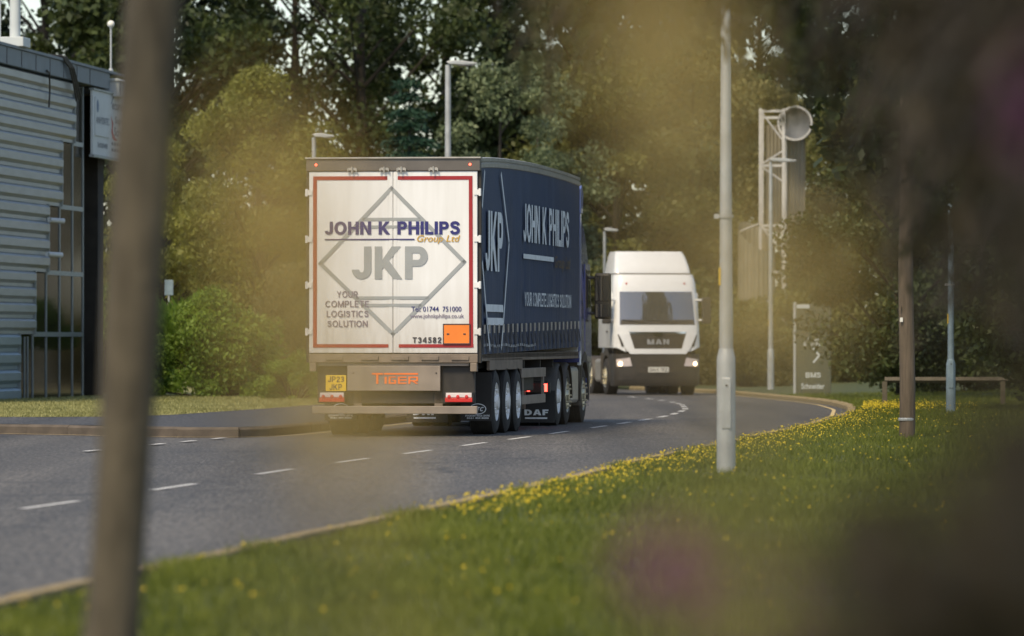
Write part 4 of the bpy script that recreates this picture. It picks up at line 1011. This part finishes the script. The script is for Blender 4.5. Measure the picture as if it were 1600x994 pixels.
wp = thing('wooden_pole', 'brown wooden telegraph pole standing in the verge', 'pole', (5.48, 79, vh(5.48, 79)))
b = MB(); pts = [(.012*math.sin(i*.9), .01*math.cos(i*1.3), -.3+.5*i) for i in range(18)]; b.tube(pts, [.112-.0016*i for i in range(18)], 18); b.build('pole', 'wood_pole', wp, smooth=True)
MB().box(-.1, -.06, -.118, -.096, 1.62, 1.68).build('tag_plate', 'plate_white', wp); MB().box(-.1, -.085, -.11, -.09, 1.78, 1.86).build('tag_plate', 'wood_pole', wp)
MB().lathe([(0, .115), (.02, .118), (.04, .115)], (0, 0, .25), 'z', 16).build('band', 'galv', wp)
# knee rail fence
kf = thing('knee_rail_fence', 'low wooden knee rail fence under the dark trees', 'fence', (7.6, 116, vh(9, 116)-.25), -R(6))
for i in range(4): MB().box(i*2.4-.05, i*2.4+.05, -.05, .05, -.1, .78).build('post', 'rail_wood', kf)
for i in range(3): MB().prism([(-.06, .8), (0, .87), (.06, .8), (0, .75)], 'x', i*2.4, i*2.4+2.39).build('rail', 'rail_wood', kf)
# totem sign
tx, ty = 8.0, 151; tz = vh(tx, ty)
ts = thing('totem_sign', 'grey green totem sign with white arrow beside the road', 'sign', (tx, ty, tz), R(-8))
MB().box(-.46, .46, -.08, .08, 0, 2.4).build('panel', 'totem_green', ts, bevel=.01)
MB().box(-.53, -.46, -.1, .1, 0, 2.44).build('edge_post', 'galv', ts, bevel=.01)
MB().box(-.44, -.1, -.084, -.08, 2.28, 2.38).build('header_panel', 'sign_white', ts)
tf = rp(.083)
lettering('Hotel', 'sign_white', ts, tf, -.2, .14, 1.42, 1.52, .01); lettering('& Car Pk', 'sign_white', ts, tf, -.26, .2, 1.28, 1.39, .01)
poly_print([seg((.0, 1.22), (.16, 1.03), .05), seg((.16, 1.03), (.0, .84), .05)], 'sign_white', ts, rp(.085), 'arrow')
block('BMS', 'sign_white', ts, tf, -.2, .2, .44, .58, .2); lettering('Schneider', 'sign_white', ts, tf, -.32, .3, .14, .29, .02)
# industrial tower with round duct
tw = thing('steel_tower', 'pale steel service tower with round duct among the trees', 'tower', (8.03, 184, 0), R(-6))
for x, y in ((0, 0), (.75, 0), (0, 1.0), (.75, 1.0)): MB().box(x-.05, x+.05, y-.05, y+.05, 0, 8.9).build('post', 'tower_steel', tw)
for z in (8.82, 8.6, 7.05, 5.1, 3.6): MB().box(.05, .7, -.035, .035, z-.04, z+.04).build('beam', 'tower_steel', tw)
for z0, x0, z1, x1 in ((8.75, .05, 7.9, .7), (7.1, .05, 7.5, .7), (7.0, .05, 6.55, .7), (5.05, .05, 4.5, .5), (5.05, .05, 4.75, .6)): MB().tube([(x0, -.02, z0), (x1, -.02, z1)], .032, 6).build('brace', 'tower_steel', tw)
b = MB(); nn_ = 22; vs_ = []
for k in range(nn_+1):
    x = .1+1.3*k/nn_; vs_ += [(x, 1.1+.05*(k % 2), 4.9), (x, 1.1+.05*(k % 2), 8.4)]
b.add(vs_, [(2*k, 2*k+2, 2*k+3, 2*k+1) for k in range(nn_)]); b.build('ribbed_panel', 'tower_clad', tw)
b = MB().lathe([(.7, .53), (-.2, .53), (-.22, .57), (-.3, .57), (-.3, .51), (-.2, .5), (.6, .48), (.62, .001)], (1.12, .3, 8.42), 'y', 36); b.build('round_duct', 'tower_steel', tw, smooth=True)
MB().box(.55, .68, .05, .3, 8.35, 8.5).build('duct_bracket', 'tower_steel', tw)
for k in range(8):
    a = k*math.pi/4; MB().lathe([(0, .02), (-.02, .018), (-.022, .001)], (1.12+.54*math.cos(a), 0.0, 8.42+.54*math.sin(a)), 'y', 6).build('flange_bolt', 'galv', tw)
b = MB(); vs_ = []; nn_ = 48
for k in range(nn_+1):
    a = 2*math.pi*k/nn_; r = .58+.025*(k % 2); vs_ += [(-.13+r*math.cos(a), .2+r*math.sin(a), 2.0), (-.13+r*math.cos(a), .2+r*math.sin(a), 4.75+.35*math.sin(a)-.35*math.cos(a))]
b.add(vs_, [(2*k, 2*k+2, 2*k+3, 2*k+1) for k in range(nn_)]); b.build('ribbed_tank', 'tower_clad', tw)
MB().tube([(-.05, -.1, 5.15), (-.7, .2, 4.9)], .04, 6).build('stay', 'tower_steel', tw)
MB().tube([(-.7, .2, 4.9), (-.7, .2, 3.0)], .035, 6).build('stay', 'tower_steel', tw)
# little pale panel behind the bush
ps = thing('road_sign', 'small pale blue-grey sign panel half hidden behind the bush', 'sign', (-9.05, 150, .1))
MB().box(-.12, .12, -.02, .02, 2.5, 2.9).build('panel', 'galv_blue', ps, bevel=.01); MB().tube([(0, .03, 0), (0, .03, 2.88)], .03, 8).build('post', 'galv', ps)

# ------------------------------------------------------------------ plants
def rand_dirs(n, r=rng):
    v = r.normal(size=(n, 3)); return v/np.linalg.norm(v, axis=1)[:, None]
def leaves_at(P, size, aspect=.55, r=rng, up=.0, sizevar=.4, dirs=None):
    """rhombic leaves at points P, random lie; returns the vertex array"""
    n = len(P); a = rand_dirs(n, r) if dirs is None else dirs
    nrm = rand_dirs(n, r); nrm[:, 2] += up
    bb = np.cross(a, nrm); bb /= np.linalg.norm(bb, axis=1)[:, None]+1e-9
    s = size*(1+sizevar*r.uniform(-1, 1, n))[:, None]
    a = a*s*.5; bb = bb*s*.5*aspect
    V = np.empty((n, 4, 3)); V[:, 0] = P-a; V[:, 1] = P+bb-a*.1; V[:, 2] = P+a; V[:, 3] = P-bb-a*.1
    return V.reshape(-1, 3)
def clump_points(C, rad, n, r=rng, flat=.7):
    k = r.integers(0, len(C), n); d = rand_dirs(n, r)*(r.uniform(0, 1, n)**.45)[:, None]
    rr = (rad if np.isscalar(rad) else rad[k][:, None])
    return C[k]+d*rr*np.array([1, 1, flat])
def tree_meshes(seed, H, rad, z0, nclump, crad, nleaf, lsize, leaf, trunk_r=.22, limb=True, top=.75, fill=.5, bark='bark_dark', flat=.7, aspect=.55):
    r = np.random.default_rng(seed)
    C = []
    while len(C) < nclump:
        z = r.uniform(0, 1); prof = math.sin(math.pi*min(1, max(.02, z))**top)**.6 if z > .0 else 0
        a = r.uniform(0, 2*math.pi); q = rad*prof*(r.uniform(fill**2, 1)**.5)
        C.append((q*math.cos(a), q*math.sin(a), z0+(H-z0)*z))
    C = np.array(C)
    P = clump_points(C, crad*r.uniform(.6, 1.3, nclump), nleaf, r, flat)
    crown = quads_mesh('crown', leaves_at(P, lsize, aspect, r, .3), leaf)
    b = MB(); b.tube([(0, 0, -.2), (.05, .03, H*.3), (-.06, .05, H*.6), (.02, 0, H*.92)], [trunk_r*1.25, trunk_r, trunk_r*.6, trunk_r*.12], 8)
    if limb:
        for c in C[::2]:
            zb = max(.8, c[2]-np.hypot(c[0], c[1])*.8-.3); f = min(.92, zb/H)
            m = ((c[0]*.5, c[1]*.5, (zb+c[2])*.5+.1)); rr = trunk_r*(1-f)*.5+.015
            b.tube([(0, 0, zb), m, tuple(c)], [rr, rr*.6, .012], 5, False)
    return crown, b.mesh('trunk', bark, True)
def conifer_meshes(seed, H, rad, nleaf, lsize, leaf):
    r = np.random.default_rng(seed); b = MB().tube([(0, 0, -.2), (0, 0, H)], [.2, .02], 8); P = []; D = []
    z = .8
    while z < H-.2:
        k = 7; R_ = rad*(1-z/H)**.8+.15
        for j in range(k):
            a = r.uniform(0, 2*math.pi); L = R_*r.uniform(.7, 1.1); dz = -.25*L
            b.tube([(0, 0, z), (L*math.cos(a), L*math.sin(a), z+dz)], [.03, .008], 4, False)
            m = int(nleaf*L/ (H*7*rad*.9))+4; t = r.uniform(.15, 1, m)
            spread = r.normal(0, .16, (m, 3))*np.array([1, 1, .45])
            P.append(np.c_[t*L*math.cos(a), t*L*math.sin(a), z+dz*t-.05*t]+spread); D.append(np.tile([math.cos(a), math.sin(a), -.35], (m, 1))+r.normal(0, .5, (m, 3)))
        z += r.uniform(.4, .62)
    P = np.vstack(P); D = np.vstack(D); D /= np.linalg.norm(D, axis=1)[:, None]
    return quads_mesh('crown', leaves_at(P, lsize, .3, r, .5, dirs=D), leaf), b.mesh('trunk', 'bark_dark', True)
def bush_meshes(seed, rad, H, nclump, crad, nleaf, lsize, leaf, aspect=.5, spiky=0.):
    r = np.random.default_rng(seed); u = rand_dirs(nclump, r); u[:, 2] = np.abs(u[:, 2])
    q = r.uniform(.45, 1, (nclump, 1))**.5
    C = u*q*np.array([rad, rad, H]); C[:, 2] = np.maximum(C[:, 2]*.92, .15)
    P = clump_points(C, crad*r.uniform(.6, 1.3, nclump), nleaf, r, .8); P[:, 2] = np.abs(P[:, 2])
    d = None
    if spiky:
        d = P/np.array([rad, rad, H])+r.normal(0, .45, P.shape); d[:, 2] += spiky; d /= np.linalg.norm(d, axis=1)[:, None]
    fo = quads_mesh('crown', leaves_at(P, lsize, aspect, r, .3, dirs=d), leaf)
    b = MB()
    for c in C[::3]: b.tube([(c[0]*.1, c[1]*.1, -.1), (c[0]*.5, c[1]*.5, c[2]*.6), tuple(c)], [.035, .02, .008], 5, False)
    return fo, b.mesh('stem', 'bark_dark', True)
def plant(name, meshes, label, cat, x, y, z=0., s=1., sz=None, rz=None, group=None, names=('crown', 'trunk')):
    o = thing(name, label, cat, (x, y, z), random.uniform(0, 6.28) if rz is None else rz, group)
    o.scale = (s, s, sz if sz else s)
    link_mesh(names[0], meshes[0], o); link_mesh(names[1], meshes[1], o)
    return o

tallA = tree_meshes(1, 19, 4.6, 3.5, 75, 1.25, 26000, .3, 'leaf_dark', .26)
tallB = tree_meshes(2, 21, 4.2, 5.0, 60, 1.2, 20000, .3, 'leaf_dark', .24, fill=.3)
tallC = tree_meshes(3, 17, 5.2, 2.0, 85, 1.35, 30000, .3, 'leaf_deep', .28)
sparse = tree_meshes(4, 20, 4.4, 5.5, 80, 1.05, 19000, .22, 'leaf_dark', .2, fill=.2)
midA = tree_meshes(5, 12, 4.0, .6, 80, 1.1, 34000, .22, 'leaf_mid', .18)
midB = tree_meshes(6, 13, 3.6, .8, 70, 1.0, 30000, .22, 'leaf_olive', .18)
birch = tree_meshes(7, 11, 2.4, 1.2, 60, .7, 16000, .17, 'leaf_birch', .12, fill=.3)
willow = tree_meshes(8, 8.3, 2.7, .3, 95, .72, 46000, .17, 'leaf_willow', .15, aspect=.3)
con = conifer_meshes(9, 12, 3.0, 26000, .24, 'leaf_conifer')
bushA = bush_meshes(10, 1.5, 2.2, 70, .36, 30000, .095, 'leaf_bush')
bushF = bush_meshes(11, 1.0, 1.0, 40, .3, 9000, .17, 'leaf_fern', .2, 1.2)
shrub = bush_meshes(12, 1.25, 3.4, 60, .42, 26000, .11, 'leaf_olive', .35, .6)
under = bush_meshes(13, 3.4, 4.2, 70, .9, 22000, .24, 'leaf_dark')
underO = bush_meshes(14, 3.0, 3.6, 70, .85, 24000, .2, 'leaf_mid')
hedge = bush_meshes(15, 1.5, 2.1, 80, .4, 26000, .09, 'leaf_hedge')
highshade = tree_meshes(17, 8.5, 2.9, 2.5, 70, .75, 26000, .15, 'leaf_dark', .13)
shade = tree_meshes(16, 9, 3.2, .5, 90, .85, 38000, .16, 'leaf_dark', .16)

# tall trees at the back
TG = 'tall dark trees along the back'
for (m, x, y, s, lb) in (
    (tallC, -20.5, 205, 1.0, 'tall dark tree behind the flue pipe'),
    (tallA, -16.2, 198, 1.0, 'tall dark tree behind the roof lamp of the building'),
    (tallC, -12.6, 210, 1.05, 'tall dark tree hidden behind the near trunk'),
    (tallB, -12.2, 190, 1.0, 'tall dark tree directly above the yellow-green tree'),
    (sparse, -7.6, 200, 1.0, 'thin gappy tree with bright sky showing above the trailer'),
    (sparse, -5.2, 196, 1.1, 'thin gappy tree with dark bare trunk above the trailer doors'),
    (tallB, -2.6, 216, .95, 'dark tree behind the conifer'),
    (tallA, .2, 208, .92, 'dark tree behind the tall lamp column with flat lantern'),
    (tallC, 2.2, 200, .95, 'broad dark tree above the navy curtain'),
    (tallA, 5.6, 222, 1.0, 'dark tree above the white truck'),
    (tallC, 9.8, 226, 1.0, 'dark tree behind the steel tower'),
    (tallB, 14.0, 214, 1.05, 'tall dark tree above the wooden pole'),
    (tallC, 18.3, 206, 1.0, 'tall dark tree far behind the knee rail fence'),
    (tallA, 22.5, 208, 1.0, 'tall dark tree at the far end of the tree belt')):
    plant('tall_tree', m, lb, 'tree', x, y, -.1, s, group=TG)
plant('conifer_tree', con, 'dark blue-green conifer with layered branches behind the trailer roof', 'tree', -3.1, 172, 0, .8)
plant('birch_tree', birch, 'pale leaved birch above the rear of the navy curtain', 'tree', -.35, 178, 0, .95)
plant('birch_tree', birch, 'pale leaved birch rising from behind the trailer roof', 'tree', .9, 186, 0, 1.0, group=None)
plant('willow_tree', willow, 'bushy yellow-green tree beside the trailer', 'tree', -6.7, 152, .1, 1.0)
plant('willow_tree', willow, 'bushy yellow-green tree behind the near trunk and building corner', 'tree', -9.7, 158, .1, .8)
# trees round the bend
for (m, x, y, s, lb) in (
    (midA, 3.6, 196, .95, 'mid green tree behind the blue tractor'),
    (midB, 6.4, 202, .95, 'olive green tree directly behind the white truck'),
    (midB, 9.2, 206, .8, 'olive green tree behind the tall grey lamp column'),
    (midA, 13.0, 190, .9, 'mid green tree behind the totem sign'),
    (midB, -.2, 205, .8, 'olive green tree showing under the birch leaves')):
    plant('broadleaf_tree', m, lb, 'tree', x, y, -.1, s, group='green trees round the bend')
for (m, x, y, s, lb) in (
    (tallC, 13.4, 128, 1.25, 'tall dark shady tree behind the wooden pole'),
    (highshade, 9.6, 100.5, 1.0, 'dark shady tree whose low leaves hide the blue-grey lamp column top'),
    (shade, 11.0, 108.5, .95, 'dark shady tree right behind the blue-grey lamp column'),
    (shade, 13.0, 112, 1.1, 'dark shady tree behind the knee rail fence'),
    (shade, 9.6, 140, .8, 'dark shady tree between totem sign and wooden pole')):
    plant('shade_tree', m, lb, 'tree', x, y, .2, s, group='dark trees on the verge')
UG = 'undergrowth under the back trees'
for i, (m, x, y, s, lb) in enumerate((
    (under, -17.5, 188, 1.1, 'dark undergrowth shrub behind the building'), (under, -12.8, 180, 1.1, 'dark undergrowth shrub behind the near trunk'),
    (under, -9.3, 186, 1.1, 'dark undergrowth shrub behind the yellow-green tree'), (under, -5.4, 184, 1.1, 'dark undergrowth shrub left of the conifer'),
    (under, -1.5, 190, 1.15, 'dark undergrowth shrub behind the trailer'), (underO, 2.6, 186, 1.1, 'green undergrowth shrub behind the blue cab'),
    (underO, 5.6, 188, 1.0, 'green undergrowth shrub behind the white cab'), (underO, 8.3, 179, .85, 'green undergrowth shrub at the foot of the steel tower'),
    (underO, 11.0, 176, .8, 'green undergrowth shrub behind the totem sign'), (under, 14.6, 180, 1.1, 'dark undergrowth shrub far beyond the wooden pole'),
    (under, 18.8, 184, 1.1, 'dark undergrowth shrub beyond the fence end'), (under, 12.0, 150, .62, 'dark undergrowth shrub between totem and wooden pole'))):
    plant('undergrowth_shrub', m, lb, 'shrub', x, y, -.1, s, group=UG, names=('crown', 'stem'))
plant('garden_bush', bushA, 'dense bright green bush on the lawn edge left of the trailer', 'bush', -6.55, 127, .1, 1.12, names=('crown', 'stem'))
plant('garden_bush', bushA, 'low dark green bush behind the glazed corner of the building', 'bush', -10.0, 139, .1, 1.2, names=('crown', 'stem'))
plant('fern_bush', bushF, 'bright feathery fern-like bush topping the green bush', 'bush', -7.3, 129.2, 1.25, 1.35, names=('crown', 'stem'))
plant('tall_shrub', shrub, 'pale olive shrub standing close to the trailer', 'shrub', -5.3, 132, .1, 1.0, names=('crown', 'stem'))
plant('small_bush', bushA, 'straggly low bush by the trailer tail light', 'bush', -4.6, 120, .1, .5, names=('crown', 'stem'))
plant('clipped_hedge', hedge, 'rounded brownish hedge behind the lamp column and totem', 'hedge', 7.1, 172, .05, 1.0, names=('crown', 'stem'))
plant('clipped_hedge', hedge, 'rounded brownish hedge just right of the white truck', 'hedge', 5.9, 178, .05, .9, names=('crown', 'stem'))

# ------------------------------------------------------------------ near trunk on the verge
nt_ = thing('verge_tree', 'blurred grey-brown tree trunk standing close on the verge', 'tree', (-1.312, 18, .05))
b = MB(); pts = []; rad = []
for i in range(26):
    z = -.2+.18*i; pts.append((.075*z+.01*math.sin(z*2.2), .01*math.cos(z*1.7), z)); rad.append(.083+.0045*z+.04*math.exp(-max(z, 0)*5)+.003*math.sin(z*5))
b.tube(pts, rad, 20); b.build('trunk', 'bark', nt_, smooth=True)
cw = tree_meshes(21, 3.4, 1.7, .1, 40, .55, 9000, .11, 'leaf_mid', .05)
c_ = link_mesh('crown', cw[0], nt_); c_.location = (.25, 0, 3.6); c_ = link_mesh('limb', cw[1], nt_); c_.location = (.2, 0, 3.9)

# ------------------------------------------------------------------ overhanging tree at the right
def drooping(seed, name, label, base, twigs, leaf, lsize, aspect, crown_c, crown_r, ncrown):
    r = np.random.default_rng(seed); o = thing(name, label, 'tree', base)
    B = np.array(base); b = MB(); P = []; D = []
    b.tube([(0, 0, -.2), (.05, 0, 1.5), (-.05, .05, 3.2), (0, 0, 5)], [.16, .13, .11, .06], 10)
    for (sx, sy, sz, ex, ey, ez, n) in twigs:
        S = np.array([sx, sy, sz])-B; E = np.array([ex, ey, ez])-B
        M = (S+E)/2; M[:2] += (E-S)[:2]*.25; M[2] += .12
        t = np.linspace(0, 1, 8)[:, None]; path = (1-t)**2*S+2*t*(1-t)*M+t*t*E
        b.tube([tuple(q) for q in path], list(np.linspace(.012, .003, 8)), 4, False)
        tt = r.uniform(.0, 1, (n, 1)); c = (1-tt)**2*S+2*tt*(1-tt)*M+tt*tt*E
        P.append(c+r.normal(0, lsize*1.1, (n, 3))); d = r.normal(0, .6, (n, 3)); d[:, 2] -= .9; D.append(d)
    for k in range(5):
        a = r.uniform(0, 6.28); b.tube([(0, 0, 3+.3*k), (.8*math.cos(a), .8*math.sin(a), 4+.3*k), (1.9*math.cos(a), 1.9*math.sin(a), 4.8+.25*k)], [.07, .045, .015], 6, False)
    Q = np.array(crown_c)-B+rand_dirs(ncrown, r)*(r.uniform(0, 1, (ncrown, 1))**.4)*np.array(crown_r)  # leaves overhead out of view, added to cast shade below
    P = np.vstack(P); D = np.vstack(D); D /= np.linalg.norm(D, axis=1)[:, None]
    V = np.vstack([leaves_at(P, lsize, aspect, r, .2, dirs=D), leaves_at(Q, lsize*2.2, aspect, r, .5)])
    link_mesh('crown', quads_mesh('crown', V, leaf), o); b.build('trunk', 'bark_dark', o, smooth=True)
    return o
r_ = np.random.default_rng(31); tw_ = []
for k in range(230):
    y = r_.uniform(23, 33); s_ = y/8889
    px = 760+ (1640-760)*r_.uniform(0, 1)**.72
    lim = np.interp(px, [760, 850, 930, 1000, 1080, 1150, 1250, 1320, 1400, 1500, 1650], [60, 190, 170, 110, 80, 100, 190, 330, 430, 480, 520])
    py = lim*r_.uniform(.25, 1.0)
    ex, ez = (px-800)*s_, CAM_H-(py-529)*s_
    tw_.append((ex+r_.uniform(.1, .9), y+r_.uniform(-.4, .4), ez+r_.uniform(.5, 1.3), ex, y, ez, 26))
for k in range(26):
    y = r_.uniform(29, 34); s_ = y/8889; px = r_.uniform(1075, 1215); py = r_.uniform(-10, 95)-abs(px-1140)*.25
    ex, ez = (px-800)*s_, CAM_H-(py-529)*s_
    tw_.append((ex+r_.uniform(.1, .5), y+r_.uniform(-.4, .4), ez+r_.uniform(.4, .9), ex, y, ez, 24))
drooping(32, 'overhanging_tree', 'dark leafy branches hanging in from above on the right', (5.6, 29, .1), tw_, 'leaf_overhang', .075, .45, (3.6, 27, 5.3), (4.8, 8.5, 1.5), 24000)  # unseen overhead crown widened to shade the near verge
tw_ = []
for k in range(190):
    y = r_.uniform(9.5, 13); s_ = y/8889
    px = 1260+(1700-1260)*r_.uniform(0, 1)**.6
    py = r_.uniform(-40, 560)*min(1, .35+(px-1260)/260)
    ex, ez = (px-800)*s_, CAM_H-(py-529)*s_
    tw_.append((ex+r_.uniform(.1, .4), y+r_.uniform(-.2, .2), ez+r_.uniform(.2, .5), ex, y, ez, 14))
drooping(33, 'leaning_tree', 'deeply blurred dark brown foliage along the right-hand side', (2.6, 11, .1), tw_, 'leaf_shade_tint', .06, .45, (2.4, 10.5, 3.9), (2.1, 3.2, .8), 5000)

# ------------------------------------------------------------------ plants right in front of the camera
def flower_stem(label, mtl, y, px, py0, py1, wid, n, seed, lsize=.012, name='dry_flower_stem', lean=.04):
    """a stalk from the ground with a plume between two heights"""
    r = np.random.default_rng(seed); s_ = y/8889
    x = (px-800)*s_; z1, z0 = CAM_H-(py0-529)*s_, CAM_H-(py1-529)*s_
    gz_ = .1; o = thing(name, label, 'plant', (x+lean, y, gz_), 0, 'tall stems close to the camera')
    b = MB(); b.tube([(0, 0, -.05), (-lean*.4, .01, (z0-gz_)*.5), (-lean, 0, z0-gz_), (-lean-.004, 0, z1-gz_)], [.004, .0035, .0028, .0012], 6)
    b.build('stalk', 'bark', o)
    t = r.uniform(0, 1, n); rad = wid*np.sin(np.pi*np.clip(t*.92+.06, 0, 1))**.8
    a = r.uniform(0, 6.28, n); q = rad*r.uniform(0, 1, n)**.5
    P = np.c_[-lean+q*np.cos(a), q*np.sin(a), (z0-gz_)+(z1-z0)*t]
    link_mesh('plume', quads_mesh('plume', leaves_at(P, lsize, .55, r), mtl), o)
    return o
flower_stem('ochre seed head blurred over the left edge of the trailer', 'dry_panicle', 2.3, 470, 230, 640, .019, 260, 41)
flower_stem('ochre seed head blurred over the yellow-green tree', 'dry_panicle', 2.6, 400, 150, 420, .018, 110, 52)
flower_stem('ochre seed head blurred above the white truck', 'dry_panicle', 2.2, 1000, -160, 240, .018, 120, 42)
flower_stem('ochre seed head blurred over the trees beside the tall grey lamp column', 'dry_panicle', 2.4, 1090, -60, 520, .018, 190, 53)
flower_stem('ochre seed head blurred beside the round duct of the tower', 'dry_panicle', 2.6, 1255, 330, 560, .016, 100, 43)
flower_stem('ochre seed head blurred over the hedge behind the tall lamp column', 'dry_panicle', 2.8, 1175, 380, 620, .014, 65, 54)
flower_stem('olive seed head blurred low over the verge below the lamp column', 'dry_panicle_olive', 2.4, 1150, 730, 1150, .019, 230, 44)
flower_stem('olive seed head blurred low over the verge left of the purple flower', 'dry_panicle_olive', 2.6, 640, 860, 1200, .016, 130, 55)
flower_stem('faint ochre stem blurred over the trailer wheels', 'dry_panicle', 2.6, 555, 580, 800, .018, 130, 45)
flower_stem('purple flower head blurred low over the verge', 'purple_flower', 3.8, 1035, 835, 950, .026, 950, 46, .010, 'purple_flower')
flower_stem('dim purple flower head blurred at the bottom beside the olive seed head', 'purple_flower', 2.7, 1185, 900, 1040, .012, 120, 47, .010, 'purple_flower')
flower_stem('dim purple flower head blurred high at the right edge', 'purple_flower', 3.4, 1625, 90, 240, .018, 45, 48, .010, 'purple_flower')
# leafy shrub low at the right, close by
sh = thing('buddleia_bush', 'dark brown-green bush blurred across the lower right corner', 'bush', (.72, 3.8, .1), 0)
r_ = np.random.default_rng(51); P = []; D = []; b = MB()
for k in range(85):
    y = r_.uniform(3.2, 4.6); s_ = y/8889
    px = 1230+ 470*r_.uniform(0, 1)**.7; top = np.interp(px, [1230, 1300, 1400, 1500, 1700], [880, 760, 680, 620, 560]); py = top+(1150-top)*r_.uniform(0, 1)
    e = np.array([(px-800)*s_-.72, y-3.8, CAM_H-(py-529)*s_-.1])
    b.tube([(r_.uniform(-.08, .08), r_.uniform(-.08, .08), 0), (e[0]*.4, e[1]*.4, e[2]*.65), tuple(e)], [.008, .005, .0025], 5, False)
    m = 12; t = r_.uniform(.8, 1, (m, 1)); P.append(e*np.array([1, 1, 0])*t+np.array([0, 0, 1])*e[2]*(.86+.14*(t-.8)/.2)+r_.normal(0, .02, (m, 3))); D.append(r_.normal(0, 1, (m, 3)))
P = np.vstack(P); D = np.vstack(D); D /= np.linalg.norm(D, axis=1)[:, None]
link_mesh('crown', quads_mesh('crown', leaves_at(P, .07, .3, r_, dirs=D), 'leaf_shade_tint'), sh); b.build('stem', 'bark_dark', sh)

# ------------------------------------------------------------------ grass and buttercups
def blades(X, Y, Z, h, wd_, m, name, label, r):
    n = len(X); a = r.uniform(0, 6.28, n); hh = h*r.uniform(.45, 1.25, n); ww = wd_*r.uniform(.7, 1.3, n)
    bend = r.normal(0, .45, (n, 2))*hh[:, None]
    V = np.empty((n, 3, 3)); base = np.c_[X, Y, Z-.01]
    V[:, 0] = base+np.c_[np.cos(a)*ww, np.sin(a)*ww, np.zeros(n)]; V[:, 1] = base-np.c_[np.cos(a)*ww, np.sin(a)*ww, np.zeros(n)]
    V[:, 2] = base+np.c_[bend, hh]
    o = link_mesh(name, quads_mesh(name, V.reshape(-1, 3), m, 3)); return tag(o, label, 'grass', kind='stuff')
def verge_sample(n, r, y0=26, y1=150, bias=1.0, near_edge=None):
    Y = np.exp(r.uniform(math.log(y0), math.log(y1), n)) if bias else r.uniform(y0, y1, n)
    ex = np.interp(Y, RE[iR][:, 1], RE[iR][:, 0])+.11
    xm = .098*Y+.6; xm = np.maximum(xm, ex+.3); lo = np.maximum(ex, -.098*Y-.6)
    X = lo+(xm-lo)*r.uniform(0, 1, n) if near_edge is None else ex+np.abs(r.normal(0, near_edge, n))
    off = (X-ex+.16)*.99
    Z = gz(Y)+.065+.28*smooth(.5, 14, off)*smooth(20, 60, Y)+.02*np.sin(X*1.3+Y*.7)*np.clip(off-.2, 0, 1)
    return X, Y, Z
r_ = np.random.default_rng(61)
X, Y, Z = verge_sample(190000, r_)
Xe, Ye, Ze = verge_sample(30000, r_, 28, 118, 1, .16); k_ = np.sin(Ye*1.9)+np.sin(Ye*.73+1)+r_.normal(0, .4, len(Ye)) > .95
Xt, Yt, Zt = verge_sample(60000, r_); kt = np.sin(Xt*3.1+Yt*.4)+np.sin(Yt*1.3-Xt*1.7)+r_.normal(0, .4, len(Yt)) > .9
Xe, Ye, Ze = np.r_[Xe[k_]-.01, Xt[kt]], np.r_[Ye[k_], Yt[kt]], np.r_[Ze[k_], Zt[kt]]
blades(np.r_[X, Xe], np.r_[Y, Ye], np.r_[Z, Ze], np.r_[np.clip(.03+.12*(X-np.interp(Y, RE[iR][:, 1], RE[iR][:, 0])), .03, .085), np.where(np.arange(len(Xe)) < k_.sum(), .095, .14)], .0065, 'grass_blade', 'grass', 'green grass covering the flowery verge', r_)
# dry lawn blades on the left
n = 60000; IB = np.array(path_inner); ib = IB[5:]
Y = r_.uniform(92, 134, n); xr = np.interp(Y, ib[:, 1], ib[:, 0])-.05; X = -.105*Y+(xr+.105*Y)*r_.uniform(0, 1, n)
ok = (Y > np.interp(X, IB[:6, 0], IB[:6, 1])+.05) & (X < xr) & ((Y < 108) | (X > bx(Y)+.12))
X, Y = X[ok], Y[ok]
blades(X, Y, .19+gz(Y), .05, .012, 'grass_dry', 'dry_grass', 'short dry grass on the lawn by the building', r_)
# buttercups
X1, Y1, Z1 = verge_sample(2500, r_, 44, 104, 1, .5)
X2, Y2, Z2 = verge_sample(650, r_, 28, 110)
n3 = 1500; Y3 = r_.normal(109, 3.5, n3); ex3 = np.interp(Y3, RE[iR][:, 1], RE[iR][:, 0]); X3 = ex3+.3+np.abs(r_.normal(0, .8, n3)); Z3 = gz(Y3)+.12+.28*smooth(.5, 14, X3-ex3)
X4, Y4, Z4 = verge_sample(600, r_, 60, 95, 1, 1.3)
X = np.r_[X1, X2, X3, X4]; Y = np.r_[Y1, Y2, Y3, Y4]; Z = np.r_[Z1, Z2, Z3, Z4]; n = len(X)
P = np.c_[X, Y, Z+r_.uniform(.04, .11, n)]; rr = r_.uniform(.005, .0135, n)
nr = r_.normal(0, .55, (n, 3)); nr[:, 2] += .8; nr[:, 1] -= .5; nr /= np.linalg.norm(nr, axis=1)[:, None]
u = np.cross(nr, [0, 1, .1]); u /= np.linalg.norm(u, axis=1)[:, None]; v = np.cross(nr, u)
V = np.empty((n, 5, 3))
for k in range(5): a = 2*math.pi*k/5; V[:, k] = P+rr[:, None]*(u*math.cos(a)+v*math.sin(a))
o = link_mesh('buttercup_flowers', quads_mesh('buttercup_flowers', V.reshape(-1, 3), 'buttercup', 5))
tag(o, 'yellow buttercups scattered thickly along the verge', 'flowers', kind='stuff')
